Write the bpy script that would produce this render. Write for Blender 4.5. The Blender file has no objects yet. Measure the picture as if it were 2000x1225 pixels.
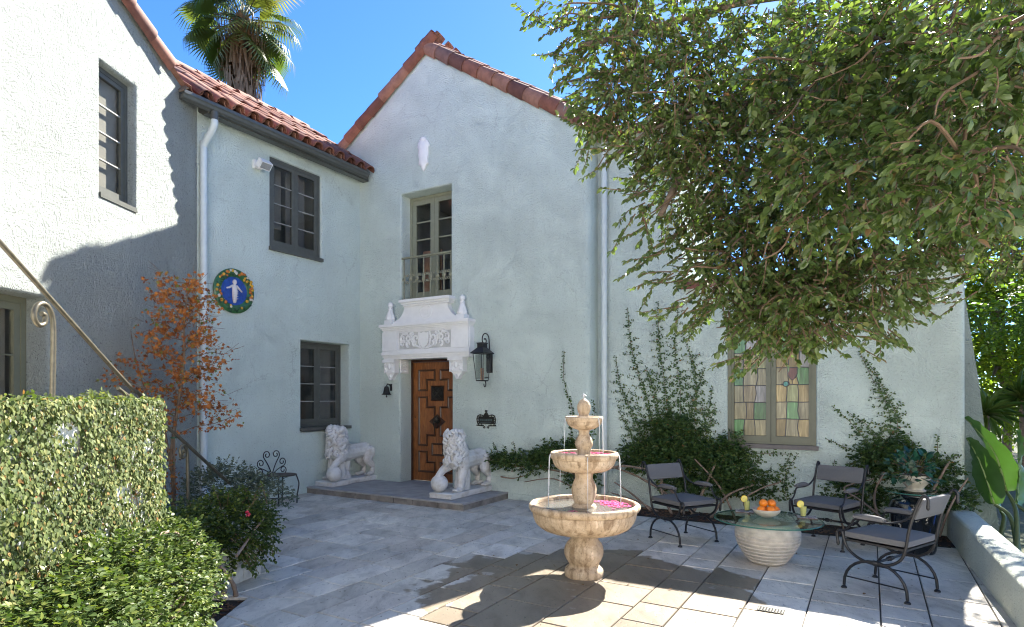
import bpy, bmesh, math, random
import numpy as np
from mathutils import Vector, Matrix, geometry, noise
random.seed(7); RNG = np.random.default_rng(7)
S = bpy.context.scene
COL = S.collection
# ------------------------------------------------------------------ camera, sky, sun, exposure
cam = bpy.data.cameras.new('camera'); camo = bpy.data.objects.new('camera', cam); COL.objects.link(camo)
camo.location = (0, 0, 1.55); camo.rotation_euler = (math.radians(90), 0, 0)
cam.sensor_width = 36; cam.lens = 36*1183/2000; cam.shift_y = (776-612.5)/2000; cam.clip_end = 2000; cam.clip_start = .05
S.camera = camo
AZ, EL = math.radians(36.6), math.radians(42.3)
SUN = Vector((math.sin(AZ)*math.cos(EL), math.cos(AZ)*math.cos(EL), math.sin(EL)))
world = bpy.data.worlds.new('World'); S.world = world; world.use_nodes = True
wn = world.node_tree; bg = wn.nodes['Background']
sky = wn.nodes.new('ShaderNodeTexSky'); sky.sky_type = 'NISHITA'; sky.sun_disc = False
sky.sun_elevation = EL; sky.sun_rotation = AZ; sky.altitude = 200; sky.air_density = .42; sky.dust_density = .12; sky.ozone_density = 4.0
hs = wn.nodes.new('ShaderNodeHueSaturation'); hs.inputs['Saturation'].default_value = 1.17
wn.links.new(sky.outputs[0], hs.inputs['Color']); wn.links.new(hs.outputs[0], bg.inputs['Color']); bg.inputs['Strength'].default_value = .095
sl = bpy.data.lights.new('sun', 'SUN'); sl.energy = 4.2; sl.angle = math.radians(.53); sl.color = (1, .95, .86)
so = bpy.data.objects.new('sun', sl); COL.objects.link(so); so.rotation_euler = SUN.to_track_quat('Z', 'Y').to_euler()
S.view_settings.view_transform = 'Standard'; S.view_settings.look = 'None'; S.view_settings.gamma = 1; S.view_settings.use_curve_mapping = False
S.view_settings.exposure = 2.53
S.render.engine = 'CYCLES'; S.cycles.max_bounces = 8; S.cycles.diffuse_bounces = 4; S.cycles.transparent_max_bounces = 12
S.cycles.use_denoising = True; S.cycles.use_adaptive_sampling = False; S.cycles.pixel_filter_type = 'BLACKMAN_HARRIS'; S.cycles.filter_width = 1.1; S.cycles.caustics_reflective = False; S.cycles.caustics_refractive = False
# ------------------------------------------------------------------ helpers
C0 = Vector((-2.722, 10.84, 0)); U = Vector((.8607, -.509, 0)); V = Vector((.509, .8607, 0))
HROT = math.atan2(-.509, .8607)
def W(a, b, z=0.): return C0 + U*a + V*b + Vector((0, 0, z))
def at(px, py, Y): return Vector(((px-1000)/1183*Y, Y, 1.55+(776-py)/1183*Y))
def lerp(a, b, t): return a+(b-a)*t

class MB:
    def __init__(s): s.v = []; s.f = []
    def add(s, vs, fs):
        o = len(s.v); s.v += [tuple(x) for x in vs]; s.f += [tuple(i+o for i in f) for f in fs]; return s
    def box(s, x0, x1, y0, y1, z0, z1, mp=None):
        vs = [(x, y, z) for x in (x0, x1) for y in (y0, y1) for z in (z0, z1)]
        if mp: vs = [mp(*v) for v in vs]
        return s.add(vs, [(0, 1, 3, 2), (4, 6, 7, 5), (0, 4, 5, 1), (2, 3, 7, 6), (0, 2, 6, 4), (1, 5, 7, 3)])
    def obox(s, c, ax, ay, az, hx, hy, hz):
        c = Vector(c)
        return s.add([c+ax*(hx*i)+ay*(hy*j)+az*(hz*k) for i in (-1, 1) for j in (-1, 1) for k in (-1, 1)],
                     [(0, 1, 3, 2), (4, 6, 7, 5), (0, 4, 5, 1), (2, 3, 7, 6), (0, 2, 6, 4), (1, 5, 7, 3)])
    def tube(s, pts, r, n=6, closed=False, flat=1.0):
        pts = [Vector(p) for p in pts]; m = len(pts)
        rs = list(r) if hasattr(r, '__len__') else [r]*m
        up = None; rings = []
        for i, p in enumerate(pts):
            if closed: t = pts[(i+1) % m]-pts[i-1]
            else: t = pts[min(i+1, m-1)]-pts[max(i-1, 0)]
            if t.length < 1e-9: t = Vector((0, 0, 1))
            t.normalize()
            if up is None:
                up = Vector((0, 0, 1)) if abs(t.z) < .9 else Vector((1, 0, 0))
            up = (up-t*up.dot(t))
            if up.length < 1e-6: up = t.orthogonal()
            up.normalize(); sd = t.cross(up)
            rings.append([p+up*(rs[i]*math.cos(2*math.pi*k/n))+sd*(rs[i]*flat*math.sin(2*math.pi*k/n)) for k in range(n)])
        vs = [v for rg in rings for v in rg]; fs = []
        for i in range(m if closed else m-1):
            j = (i+1) % m
            for k in range(n): fs.append((i*n+k, i*n+(k+1) % n, j*n+(k+1) % n, j*n+k))
        if not closed: fs += [tuple(range(n))[::-1], tuple((m-1)*n+k for k in range(n))]
        return s.add(vs, fs)
    def lathe(s, prof, n=24, c=(0, 0, 0), jit=None):
        vs = []; fs = []; m = len(prof)
        for i, (r, z) in enumerate(prof):
            for k in range(n):
                a = 2*math.pi*k/n; rr = r*(1+(jit(a, z) if jit else 0))
                vs.append((c[0]+rr*math.cos(a), c[1]+rr*math.sin(a), c[2]+z))
        for i in range(m-1):
            for k in range(n): fs.append((i*n+k, i*n+(k+1) % n, (i+1)*n+(k+1) % n, (i+1)*n+k))
        fs += [tuple(range(n))[::-1], tuple((m-1)*n+k for k in range(n))]
        return s.add(vs, fs)
    def ell(s, c, r, M=None, n=10, m=7):
        c = Vector(c); vs = []; fs = []
        r = (r, r, r) if not hasattr(r, '__len__') else r
        for i in range(m+1):
            th = math.pi*i/m
            for k in range(n):
                ph = 2*math.pi*k/n
                v = Vector((r[0]*math.sin(th)*math.cos(ph), r[1]*math.sin(th)*math.sin(ph), r[2]*math.cos(th)))
                if M: v = M @ v
                vs.append(c+v)
        for i in range(m):
            for k in range(n): fs.append((i*n+k, i*n+(k+1) % n, (i+1)*n+(k+1) % n, (i+1)*n+k))
        return s.add(vs, fs)
    def cap(s, p0, r0, p1, r1, n=8):
        p0 = Vector(p0); p1 = Vector(p1)
        s.ell(p0, r0, None, n, 6); s.ell(p1, r1, None, n, 6); return s.tube([p0, p1], [r0, r1], n)
    def chain(s, pts, rs, n=8):
        for i in range(len(pts)-1): s.cap(pts[i], rs[i], pts[i+1], rs[i+1], n)
        return s
    def prism(s, poly, z0, z1, mp=None):
        n = len(poly); vs = [(x, y, z0) for x, y in poly]+[(x, y, z1) for x, y in poly]
        if mp: vs = [mp(*v) for v in vs]
        return s.add(vs, [tuple(range(n))[::-1], tuple(range(n, 2*n))]+[(i, (i+1) % n, n+(i+1) % n, n+i) for i in range(n)])
    def mesh(s, name, sharp=None):
        me = bpy.data.meshes.new(name); me.from_pydata([tuple(v) for v in s.v], [], s.f); me.validate()
        bm = bmesh.new(); bm.from_mesh(me); bmesh.ops.recalc_face_normals(bm, faces=bm.faces); bm.to_mesh(me); bm.free()
        if sharp is not None:
            me.polygons.foreach_set('use_smooth', [True]*len(me.polygons)); me.set_sharp_from_angle(angle=math.radians(sharp))
        me.update(); return me
    def build(s, name, mat, parent=None, sharp=35, **kw): return link(name, s.mesh(name, sharp), mat, parent, **kw)

def link(name, me, mat=None, parent=None, loc=None, rot=None, mw=None, **props):
    o = bpy.data.objects.new(name, me); COL.objects.link(o)
    if mat and not me.materials: me.materials.append(mat)
    if parent: o.parent = parent
    if mw is not None: o.matrix_local = mw
    else:
        if loc is not None: o.location = loc
        if rot is not None: o.rotation_euler = (0, 0, rot) if not hasattr(rot, '__len__') else rot
    for k, v in props.items(): o[k] = v
    return o
def thing(name, label, cat, loc=(0, 0, 0), rot=0, group=None):
    o = bpy.data.objects.new(name, None); COL.objects.link(o); o.location = loc
    o.rotation_euler = (0, 0, rot) if not hasattr(rot, '__len__') else rot
    o['label'] = label; o['category'] = cat
    if group: o['group'] = group
    o.empty_display_size = .1
    return o
def frame(x, y, z, o): return Matrix(((x[0], y[0], z[0], o[0]), (x[1], y[1], z[1], o[1]), (x[2], y[2], z[2], o[2]), (0, 0, 0, 1)))
def copy_tree(o, parent=None):
    c = o.copy(); COL.objects.link(c); c.parent = parent
    for ch in o.children: copy_tree(ch, c)
    return c
def spiral(cx, cy, r0, r1, a0, a1, n=14): 
    return [(cx+lerp(r0, r1, i/(n-1))*math.cos(lerp(a0, a1, i/(n-1))), cy+lerp(r0, r1, i/(n-1))*math.sin(lerp(a0, a1, i/(n-1)))) for i in range(n)]
def smooth_path(pts, k=6):
    P = [Vector(p) for p in pts]; out = []
    for i in range(len(P)-1):
        p0 = P[max(i-1, 0)]; p1 = P[i]; p2 = P[i+1]; p3 = P[min(i+2, len(P)-1)]
        for j in range(k):
            t = j/k
            out.append(.5*((2*p1)+(p2-p0)*t+(2*p0-5*p1+4*p2-p3)*t*t+(3*p1-p0-3*p2+p3)*t**3))
    return out+[P[-1]]
# ------------------------------------------------------------------ materials
def mat(name): 
    m = bpy.data.materials.new(name); m.use_nodes = True; nt = m.node_tree; p = nt.nodes['Principled BSDF']
    return m, nt, p
def nd(nt, t, **kw):
    n = nt.nodes.new(t)
    for k, v in kw.items():
        if k in n.inputs.keys() if isinstance(k, str) else False: n.inputs[k].default_value = v
        else: setattr(n, k, v)
    return n
def setin(n, **kw):
    for k, v in kw.items(): n.inputs[k].default_value = v
def coord(nt, kind='Object'): return nt.nodes.new('ShaderNodeTexCoord').outputs[kind]
def tnoise(nt, vec, scale, detail=4, rough=.55, dist=0.):
    n = nt.nodes.new('ShaderNodeTexNoise'); n.inputs['Scale'].default_value = scale; n.inputs['Detail'].default_value = detail
    n.inputs['Roughness'].default_value = rough; n.inputs['Distortion'].default_value = dist
    if vec is not None: nt.links.new(vec, n.inputs['Vector'])
    return n
def ramp(nt, fac, stops):
    r = nt.nodes.new('ShaderNodeValToRGB'); e = r.color_ramp.elements
    while len(e) < len(stops): e.new(.5)
    for i, (p, c) in enumerate(stops):
        e[i].position = p; c = c if hasattr(c, '__len__') else (c, c, c); e[i].color = (*c[:3], 1)
    nt.links.new(fac, r.inputs[0]); return r
def mixc(nt, f, a, b, mode='MIX'):
    n = nt.nodes.new('ShaderNodeMix'); n.data_type = 'RGBA'; n.blend_type = mode
    for sock, val in ((n.inputs[0], f), (n.inputs[6], a), (n.inputs[7], b)):
        if hasattr(val, 'links') or hasattr(val, 'is_linked'): nt.links.new(val, sock)
        else: sock.default_value = val if not hasattr(val, '__len__') else (*val[:3], 1)
    return n.outputs[2]
def mth(nt, op, a, b=None, clamp=False):
    n = nt.nodes.new('ShaderNodeMath'); n.operation = op; n.use_clamp = clamp
    for i, v in enumerate((a, b)):
        if v is None: continue
        if hasattr(v, 'is_linked'): nt.links.new(v, n.inputs[i])
        else: n.inputs[i].default_value = v
    return n.outputs[0]
def bump(nt, p, h, strength=.4, dist=.01):
    b = nt.nodes.new('ShaderNodeBump'); b.inputs['Strength'].default_value = strength; b.inputs['Distance'].default_value = dist
    nt.links.new(h, b.inputs['Height']); nt.links.new(b.outputs[0], p.inputs['Normal']); return b
def simple(name, col, rough=.6, metal=0., var=.15, scale=12., bs=0., bscale=60., spec=.5, cspace='Object'):
    m, nt, p = mat(name); v = coord(nt, cspace)
    n = tnoise(nt, v, scale, 5)
    c = Vector(col); r = ramp(nt, n.outputs[0], [(.3, c*(1-var)), (.7, c*(1+var))])
    nt.links.new(r.outputs[0], p.inputs['Base Color']); setin(p, Roughness=rough, Metallic=metal); p.inputs['Specular IOR Level'].default_value = spec
    if bs: bump(nt, p, tnoise(nt, v, bscale, 4).outputs[0], bs, .01)
    return m
def stucco(name, col, k=1.0, sww=.0034, gw=.034, lw=.013, pitc=.6):
    m, nt, p = mat(name); v = coord(nt)
    wv = tnoise(nt, v, 1.6, 2); wv2 = nt.nodes.new('ShaderNodeVectorMath'); wv2.operation = 'MULTIPLY_ADD'
    nt.links.new(wv.outputs['Color'], wv2.inputs[0]); wv2.inputs[1].default_value = (.28, .28, .28); nt.links.new(v, wv2.inputs[2])
    def rings(scale, spacing):
        vo = nt.nodes.new('ShaderNodeTexVoronoi'); vo.inputs['Scale'].default_value = scale; vo.inputs['Randomness'].default_value = 1
        nt.links.new(wv2.outputs[0], vo.inputs['Vector'])
        d = nt.nodes.new('ShaderNodeVectorMath'); d.operation = 'DISTANCE'
        nt.links.new(wv2.outputs[0], d.inputs[0]); nt.links.new(vo.outputs['Position'], d.inputs[1])
        jit = tnoise(nt, v, 14, 3); dd = mth(nt, 'ADD', d.outputs['Value'], mth(nt, 'MULTIPLY', jit.outputs[0], spacing*1.6))
        return mth(nt, 'SINE', mth(nt, 'MULTIPLY', dd, 2*math.pi/spacing))
    r1 = rings(2.3, .026); r2 = rings(3.7, .017)
    patch = ramp(nt, tnoise(nt, v, 2.6, 3).outputs[0], [(.42, 0.), (.58, 1.)]).outputs[0]
    sw = mth(nt, 'ADD', mth(nt, 'MULTIPLY', r1, patch), mth(nt, 'MULTIPLY', r2, mth(nt, 'SUBTRACT', 1., patch)))
    grain = tnoise(nt, v, 42, 6, .7, .6).outputs[0]; lump = tnoise(nt, v, 9, 3, .5, 1.).outputs[0]
    lumpm = ramp(nt, tnoise(nt, v, 6, 3).outputs[0], [(.4, .45), (.62, 1.)]).outputs[0]
    h = mth(nt, 'ADD', mth(nt, 'MULTIPLY', mth(nt, 'MULTIPLY', sw, sww), lumpm), mth(nt, 'ADD', mth(nt, 'MULTIPLY', mth(nt, 'MULTIPLY', mth(nt, 'SUBTRACT', grain, .5), gw), ramp(nt, tnoise(nt, v, 2.1, 3).outputs[0], [(.36, .65), (.6, 1.1)]).outputs[0]), mth(nt, 'MULTIPLY', lump, lw)))
    b = bump(nt, p, h, k, 1.0)
    c = Vector(col)
    big = ramp(nt, tnoise(nt, v, 1.1, 5, .6).outputs[0], [(.3, c*.92), (.7, c*1.05)]).outputs[0]
    pit = ramp(nt, tnoise(nt, v, 55, 4, .7, .8).outputs[0], [(.31, pitc), (.41+.04*(pitc < .5), 1.)]).outputs[0]
    st = nt.nodes.new('ShaderNodeMapping'); st.inputs['Scale'].default_value = (5, 5, .35); nt.links.new(v, st.inputs[0])
    streak = ramp(nt, tnoise(nt, st.outputs[0], 1.5, 5, .6).outputs[0], [(.3, .965), (.6, 1.)]).outputs[0]
    vc = nt.nodes.new('ShaderNodeTexVoronoi'); vc.feature = 'DISTANCE_TO_EDGE'; vc.inputs['Scale'].default_value = .9; wc_ = nt.nodes.new('ShaderNodeVectorMath'); wc_.operation = 'MULTIPLY_ADD'
    nt.links.new(tnoise(nt, v, 4, 5, .7).outputs['Color'], wc_.inputs[0]); wc_.inputs[1].default_value = (.35, .35, .35); nt.links.new(v, wc_.inputs[2]); nt.links.new(wc_.outputs[0], vc.inputs['Vector'])
    crk = mth(nt, 'MULTIPLY', ramp(nt, vc.outputs['Distance'], [(.002, 1.), (.006, 0.)]).outputs[0], ramp(nt, tnoise(nt, v, .9, 2).outputs[0], [(.54, 0.), (.6, .35)]).outputs[0])
    cc_ = mixc(nt, 1., mixc(nt, 1., big, pit, 'MULTIPLY'), streak, 'MULTIPLY'); nt.links.new(mixc(nt, crk, cc_, c*.35), p.inputs['Base Color'])
    setin(p, Roughness=.9); p.inputs['Specular IOR Level'].default_value = .2
    return m
def leafmat(name, stops, rough=.42, trans=.3, spec=.45, objrand=False, tcol=None):
    m, nt, p = mat(name)
    if objrand: f = nt.nodes.new('ShaderNodeObjectInfo').outputs['Random']
    else: f = nt.nodes.new('ShaderNodeNewGeometry').outputs['Random Per Island']
    r = ramp(nt, f, stops); nt.links.new(r.outputs[0], p.inputs['Base Color']); setin(p, Roughness=rough); p.inputs['Specular IOR Level'].default_value = spec
    t = nt.nodes.new('ShaderNodeBsdfTranslucent'); mx = nt.nodes.new('ShaderNodeMixShader'); mx.inputs[0].default_value = trans
    nt.links.new(mixc(nt, 1., r.outputs[0], tcol or (1.5, 1.7, .7), 'MULTIPLY'), t.inputs[0])
    nt.links.new(p.outputs[0], mx.inputs[1]); nt.links.new(t.outputs[0], mx.inputs[2])
    nt.links.new(mx.outputs[0], nt.nodes['Material Output'].inputs[0]); return m
def glassmat(name, tint=(.85, .9, .88), ior=1.5, rough=.02):
    m = bpy.data.materials.new(name); m.use_nodes = True; nt = m.node_tree; nt.nodes.remove(nt.nodes['Principled BSDF'])
    t = nt.nodes.new('ShaderNodeBsdfTransparent'); t.inputs[0].default_value = (*tint, 1)
    g = nt.nodes.new('ShaderNodeBsdfGlossy'); g.inputs['Roughness'].default_value = rough
    fr = nt.nodes.new('ShaderNodeFresnel'); fr.inputs[0].default_value = ior
    bf = nt.nodes.new('ShaderNodeNewGeometry').outputs['Backfacing']; mx = nt.nodes.new('ShaderNodeMixShader'); nt.links.new(mth(nt, 'MULTIPLY', fr.outputs[0], mth(nt, 'SUBTRACT', 1., bf)), mx.inputs[0]); nt.links.new(t.outputs[0], mx.inputs[1]); nt.links.new(g.outputs[0], mx.inputs[2])
    nt.links.new(mx.outputs[0], nt.nodes['Material Output'].inputs[0]); return m

M = {}
M['stucco'] = stucco('pale_blue_green_stucco', (.66, .75, .69))
M['rough_stucco'] = stucco('rough_trowelled_stucco', (.64, .69, .645), 1.0, .0125, .19, .15, .38)
M['white_plaster'] = simple('white_painted_plaster', (.80, .80, .79), .6, 0, .04, 9, .25, 50)
M['olive'] = simple('olive_paint', (.15, .15, .10), .45, 0, .08)
M['sage'] = simple('sage_paint', (.24, .25, .18), .45, 0, .07)
M['darkgreen'] = simple('dark_grey_green_paint', (.085, .088, .076), .4, 0, .12)
M['gutter'] = simple('dark_bronze_gutter_paint', (.075, .077, .068), .38, 0, .12)
M['pipe'] = simple('painted_pipe', (.56, .62, .62), .45, 0, .05)
M['iron'] = simple('black_wrought_iron', (.012, .012, .014), .45, 0, .3, 40)
M['bronze'] = simple('aged_bronze', (.045, .042, .034), .45, .7, .35, 30, .2, 80)
M['rail_paint'] = simple('bronze_green_rail_paint', (.13, .115, .08), .35, .5, .25, 30)
M['balcony_paint'] = simple('sage_green_iron_paint', (.25, .25, .17), .4, .1, .15, 30)
M['room'] = simple('dim_room_plaster', (.34, .32, .30), .9, 0, .25, 1.3)
M['curtain'] = simple('terracotta_curtain', (.36, .2, .13), .9, 0, .15, 4)
M['lightcurtain'] = simple('cream_curtain', (.30, .275, .24), .9, 0, .08, 4)
M['window_glass'] = glassmat('window_glass', (.88, .89, .88), 1.6)
M['soil'] = simple('dark_mulch_soil', (.035, .024, .017), .95, 0, .5, 30, 1., 45)
M['bark'] = simple('grey_brown_bark', (.16, .115, .08), .9, 0, .35, 18, .8, 40)
M['vine'] = simple('pale_woody_vine', (.26, .19, .14), .85, 0, .3, 20, .6, 60)
M['twig'] = simple('brown_twig', (.15, .095, .055), .8, 0, .3, 20)
M['cushion'] = simple('grey_canvas', (.125, .125, .13), .85, 0, .05, 60, .25, 500)
def marble():
    m, nt, p = mat('weathered_white_marble'); v = coord(nt)
    n = tnoise(nt, v, 6, 6, .65); n2 = tnoise(nt, v, 30, 5, .6)
    c = ramp(nt, n.outputs[0], [(.3, (.5, .46, .40)), (.5, (.66, .645, .62)), (.75, (.72, .715, .70))]).outputs[0]
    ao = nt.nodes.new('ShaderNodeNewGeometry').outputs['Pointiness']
    d = ramp(nt, ao, [(.42, .35), (.51, 1.)]).outputs[0]  # grime in the carved creases
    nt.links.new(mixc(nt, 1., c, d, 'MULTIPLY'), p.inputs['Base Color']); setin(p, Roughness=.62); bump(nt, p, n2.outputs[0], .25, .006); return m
M['marble'] = marble()
def paver():
    m, nt, p = mat('tumbled_travertine'); g = nt.nodes.new('ShaderNodeNewGeometry').outputs['Position']
    rnd = nt.nodes.new('ShaderNodeObjectInfo').outputs['Random']
    base = ramp(nt, rnd, [(0., (.50, .47, .42)), (.25, (.63, .60, .54)), (.5, (.73, .695, .63)), (.7, (.66, .62, .555)), (.85, (.57, .515, .445)), (1., (.77, .74, .69))]).outputs[0]
    mp = nt.nodes.new('ShaderNodeMapping'); mp.inputs['Rotation'].default_value = (0, 0, -HROT); mp.inputs['Scale'].default_value = (1, .45, 1); nt.links.new(g, mp.inputs[0])
    n = tnoise(nt, mp.outputs[0], 5.5, 8, .68, .5)
    c = mixc(nt, 1., base, ramp(nt, n.outputs[0], [(.28, (.60, .585, .56)), (.5, (.97, .96, .94)), (.72, (1.18, 1.16, 1.13))]).outputs[0], 'MULTIPLY')
    big = tnoise(nt, g, .75, 4, .6); c = mixc(nt, 1., c, ramp(nt, big.outputs[0], [(.32, (.80, .80, .82)), (.62, (1.05, 1.04, 1.02))]).outputs[0], 'MULTIPLY')
    pits = ramp(nt, tnoise(nt, mp.outputs[0], 44, 3, .6).outputs[0], [(.31, .28), (.37, 1.)]).outputs[0]; c = mixc(nt, .8, c, pits, 'MULTIPLY')
    spk = ramp(nt, tnoise(nt, g, 130, 2, .5).outputs[0], [(.29, .35), (.34, 1.)]).outputs[0]; c = mixc(nt, .7, c, spk, 'MULTIPLY')
    # water splashed round the fountain
    wc = W(5.95, -3.5); d = nt.nodes.new('ShaderNodeVectorMath'); d.operation = 'DISTANCE'; d.inputs[1].default_value = wc
    dn = tnoise(nt, g, 2.6, 3, .5); dn2 = tnoise(nt, g, 9, 3, .5); nt.links.new(g, d.inputs[0])
    dist = mth(nt, 'ADD', d.outputs['Value'], mth(nt, 'ADD', mth(nt, 'MULTIPLY', mth(nt, 'SUBTRACT', dn.outputs[0], .5), .7), mth(nt, 'ADD', mth(nt, 'MULTIPLY', mth(nt, 'SUBTRACT', rnd, .5), .34), mth(nt, 'MULTIPLY', mth(nt, 'SUBTRACT', dn2.outputs[0], .5), .16))))
    wet = ramp(nt, mth(nt, 'MULTIPLY', dist, .59), [(0., 1.), (.75, 1.), (.775, 0.)]).outputs[0]
    dry = ramp(nt, tnoise(nt, g, 3.3, 3, .5).outputs[0], [(.30, .3), (.34, 1.)]).outputs[0]; wet = mth(nt, 'MULTIPLY', wet, dry)
    c = mixc(nt, wet, c, mixc(nt, 1., c, (.38, .335, .28), 'MULTIPLY'))
    nt.links.new(c, p.inputs['Base Color'])
    nt.links.new(mth(nt, 'SUBTRACT', .8, mth(nt, 'MULTIPLY', wet, .42)), p.inputs['Roughness']); p.inputs['Specular IOR Level'].default_value = .4
    h = mth(nt, 'ADD', mth(nt, 'MULTIPLY', n.outputs[0], .004), mth(nt, 'MULTIPLY', pits, .003)); bump(nt, p, h, .8, 1.)
    return m
M['paver'] = paver()
M['grout'] = simple('sandy_grout', (.09, .083, .075), .95, 0, .3, 30, .4, 90)
def tilemat():
    m, nt, p = mat('terracotta_tile'); v = coord(nt); g = nt.nodes.new('ShaderNodeNewGeometry').outputs['Position']
    rnd = nt.nodes.new('ShaderNodeObjectInfo').outputs['Random']
    b = ramp(nt, rnd, [(0., (.12, .05, .035)), (.3, (.22, .08, .048)), (.6, (.28, .12, .075)), (.85, (.34, .18, .125)), (1., (.17, .09, .07))]).outputs[0]
    n = tnoise(nt, g, 7, 6, .7); c = mixc(nt, 1., b, ramp(nt, n.outputs[0], [(.3, (.55, .52, .5)), (.55, (1, 1, 1)), (.75, (1.2, 1.22, 1.2))]).outputs[0], 'MULTIPLY')
    li = ramp(nt, tnoise(nt, g, 22, 5, .7).outputs[0], [(.6, 0.), (.7, .6)]).outputs[0]; c = mixc(nt, li, c, (.12, .12, .09))
    nt.links.new(c, p.inputs['Base Color']); setin(p, Roughness=.8); bump(nt, p, n.outputs[0], .3, .01); return m
M['tile'] = tilemat()
def wood():
    m, nt, p = mat('varnished_oak'); v = coord(nt); mp = nt.nodes.new('ShaderNodeMapping'); mp.inputs['Scale'].default_value = (9, 9, .8); nt.links.new(v, mp.inputs[0])
    n = tnoise(nt, mp.outputs[0], 4, 6, .6, 1.2); n2 = tnoise(nt, v, 3, 3)
    c = ramp(nt, n.outputs[0], [(.3, (.13, .043, .012)), (.5, (.28, .10, .028)), (.7, (.40, .17, .052))]).outputs[0]
    c = mixc(nt, 1., c, ramp(nt, n2.outputs[0], [(.3, (.6, .55, .5)), (.65, (1.1, 1.1, 1.1))]).outputs[0], 'MULTIPLY')
    nt.links.new(c, p.inputs['Base Color']); setin(p, Roughness=.35); bump(nt, p, n.outputs[0], .15, .004); return m
M['wood'] = wood()
M['darkwood'] = simple('dark_walnut_moulding', (.055, .022, .01), .35, 0, .3, 20)
def fstone():
    m, nt, p = mat('tan_cast_stone'); v = coord(nt); n = tnoise(nt, v, 7, 7, .68, .4); n2 = tnoise(nt, v, 45, 5, .65)
    c = ramp(nt, n.outputs[0], [(.25, (.33, .235, .145)), (.48, (.52, .385, .25)), (.66, (.62, .49, .345)), (.8, (.68, .60, .49))]).outputs[0]
    mp = nt.nodes.new('ShaderNodeMapping'); mp.inputs['Scale'].default_value = (12, 12, 1.3); nt.links.new(v, mp.inputs[0])
    s = ramp(nt, tnoise(nt, mp.outputs[0], 1.6, 4).outputs[0], [(.36, (.55, .5, .44)), (.5, (1, 1, 1)), (.68, (1, 1, 1)), (.72, (1.35, 1.4, 1.5))]).outputs[0]
    c = mixc(nt, 1., c, s, 'MULTIPLY'); c = mixc(nt, .6, c, ramp(nt, n2.outputs[0], [(.34, .45), (.45, 1.)]).outputs[0], 'MULTIPLY')
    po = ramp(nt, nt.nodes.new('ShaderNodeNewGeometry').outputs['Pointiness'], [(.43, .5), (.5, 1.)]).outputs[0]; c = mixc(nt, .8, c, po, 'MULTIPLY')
    nt.links.new(c, p.inputs['Base Color']); setin(p, Roughness=.75); bump(nt, p, mth(nt, 'ADD', mth(nt, 'MULTIPLY', n.outputs[0], .012), mth(nt, 'MULTIPLY', n2.outputs[0], .006)), .9, 1.); return m
M['fstone'] = fstone()
M['potstone'] = simple('pale_ribbed_stoneware', (.55, .50, .43), .85, 0, .18, 14, .6, 90)
def watermat():
    m, nt, p = mat('rippled_water'); setin(p, Roughness=.03, IOR=1.33); p.inputs['Transmission Weight'].default_value = .85; p.inputs['Base Color'].default_value = (.8, .78, .7, 1)
    bump(nt, p, tnoise(nt, coord(nt), 38, 3).outputs[0], .5, .01); return m
M['water'] = watermat()
m, nt, p = mat('falling_water'); setin(p, Roughness=.1, IOR=1.33); p.inputs['Base Color'].default_value = (.93, .95, .97, 1); p.inputs['Transmission Weight'].default_value = .35; M['stream'] = m
m, nt, p = mat('clear_glass'); setin(p, Roughness=0., IOR=1.3); p.inputs['Base Color'].default_value = (.86, .95, .92, 1); p.inputs['Transmission Weight'].default_value = 1; M['glass'] = m
m, nt, p = mat('green_glass_edge'); setin(p, Roughness=.05, IOR=1.45); p.inputs['Base Color'].default_value = (.05, .22, .17, 1); p.inputs['Transmission Weight'].default_value = .4; M['glassedge'] = m
M['tableglass'] = glassmat('table_glass', (.80, .90, .86), 1.5, .01)
# ------------------------------------------------------------------ the setting: ground, patio, beds
def struct(name, mb, m, parent=None): 
    o = mb.build(name, m, parent); 
    if not parent: o['kind'] = 'structure'
    return o
def soilmat():
    m, nt, p = mat('dry_garden_ground'); g = coord(nt); n = tnoise(nt, g, .6, 6, .6); n2 = tnoise(nt, g, 14, 5, .7)
    c = mixc(nt, 1., ramp(nt, n.outputs[0], [(.35, (.09, .075, .05)), (.6, (.06, .075, .03))]).outputs[0], ramp(nt, n2.outputs[0], [(.3, .5), (.7, 1.25)]).outputs[0], 'MULTIPLY')
    nt.links.new(c, p.inputs['Base Color']); setin(p, Roughness=.95); bump(nt, p, n2.outputs[0], .8, .04); return m
M['ground'] = soilmat()
g = MB(); g.add([(-300, -300, -.06), (300, -300, -.06), (300, 300, -.06), (-300, 300, -.06)], [(0, 1, 2, 3)]); struct('ground', g, M['ground'])
pb = MB()
def sheet(mb, pts, z): mb.add([(x, y, z) for x, y in pts], [tuple(range(len(pts)))])
NX, NY = -2.04, 4.69
wl = [W(-.2, .3), W(4.6, .3), W(4.6, -.3), W(9.1, -.3), W(9.1, -9), W(4.2, -9)]
sheet(pb, [(p.x, p.y) for p in wl[:4]]+[(W(9.1, -9).x, W(9.1, -9).y), (NX, -2.5), (NX, NY), (-2.5, NY), (-2.5, 6.3), (W(-.2, -3.2).x, W(-.2, -3.2).y)], -.014)
patio = struct('patio', pb, M['grout'])
fb_ = MB(); sheet(fb_, [(-9, -7.4), (11, -7.4), (11, 1.5), (-9, 1.5)], -.010); struct('forecourt', fb_, simple('pale_travertine_paving', (.56, .54, .50), .85, 0, .12, 3))
def clip(poly, n, d):   # keep n.p >= d
    out = []
    for i in range(len(poly)):
        a = poly[i]; b = poly[(i+1) % len(poly)]; fa = a[0]*n[0]+a[1]*n[1]-d; fb = b[0]*n[0]+b[1]*n[1]-d
        if fa >= 0: out.append(a)
        if (fa >= 0) != (fb >= 0):
            t = fa/(fa-fb); out.append((a[0]+(b[0]-a[0])*t, a[1]+(b[1]-a[1])*t))
    return out
npav = 0; rp = random.Random(11)
a = -.15
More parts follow.
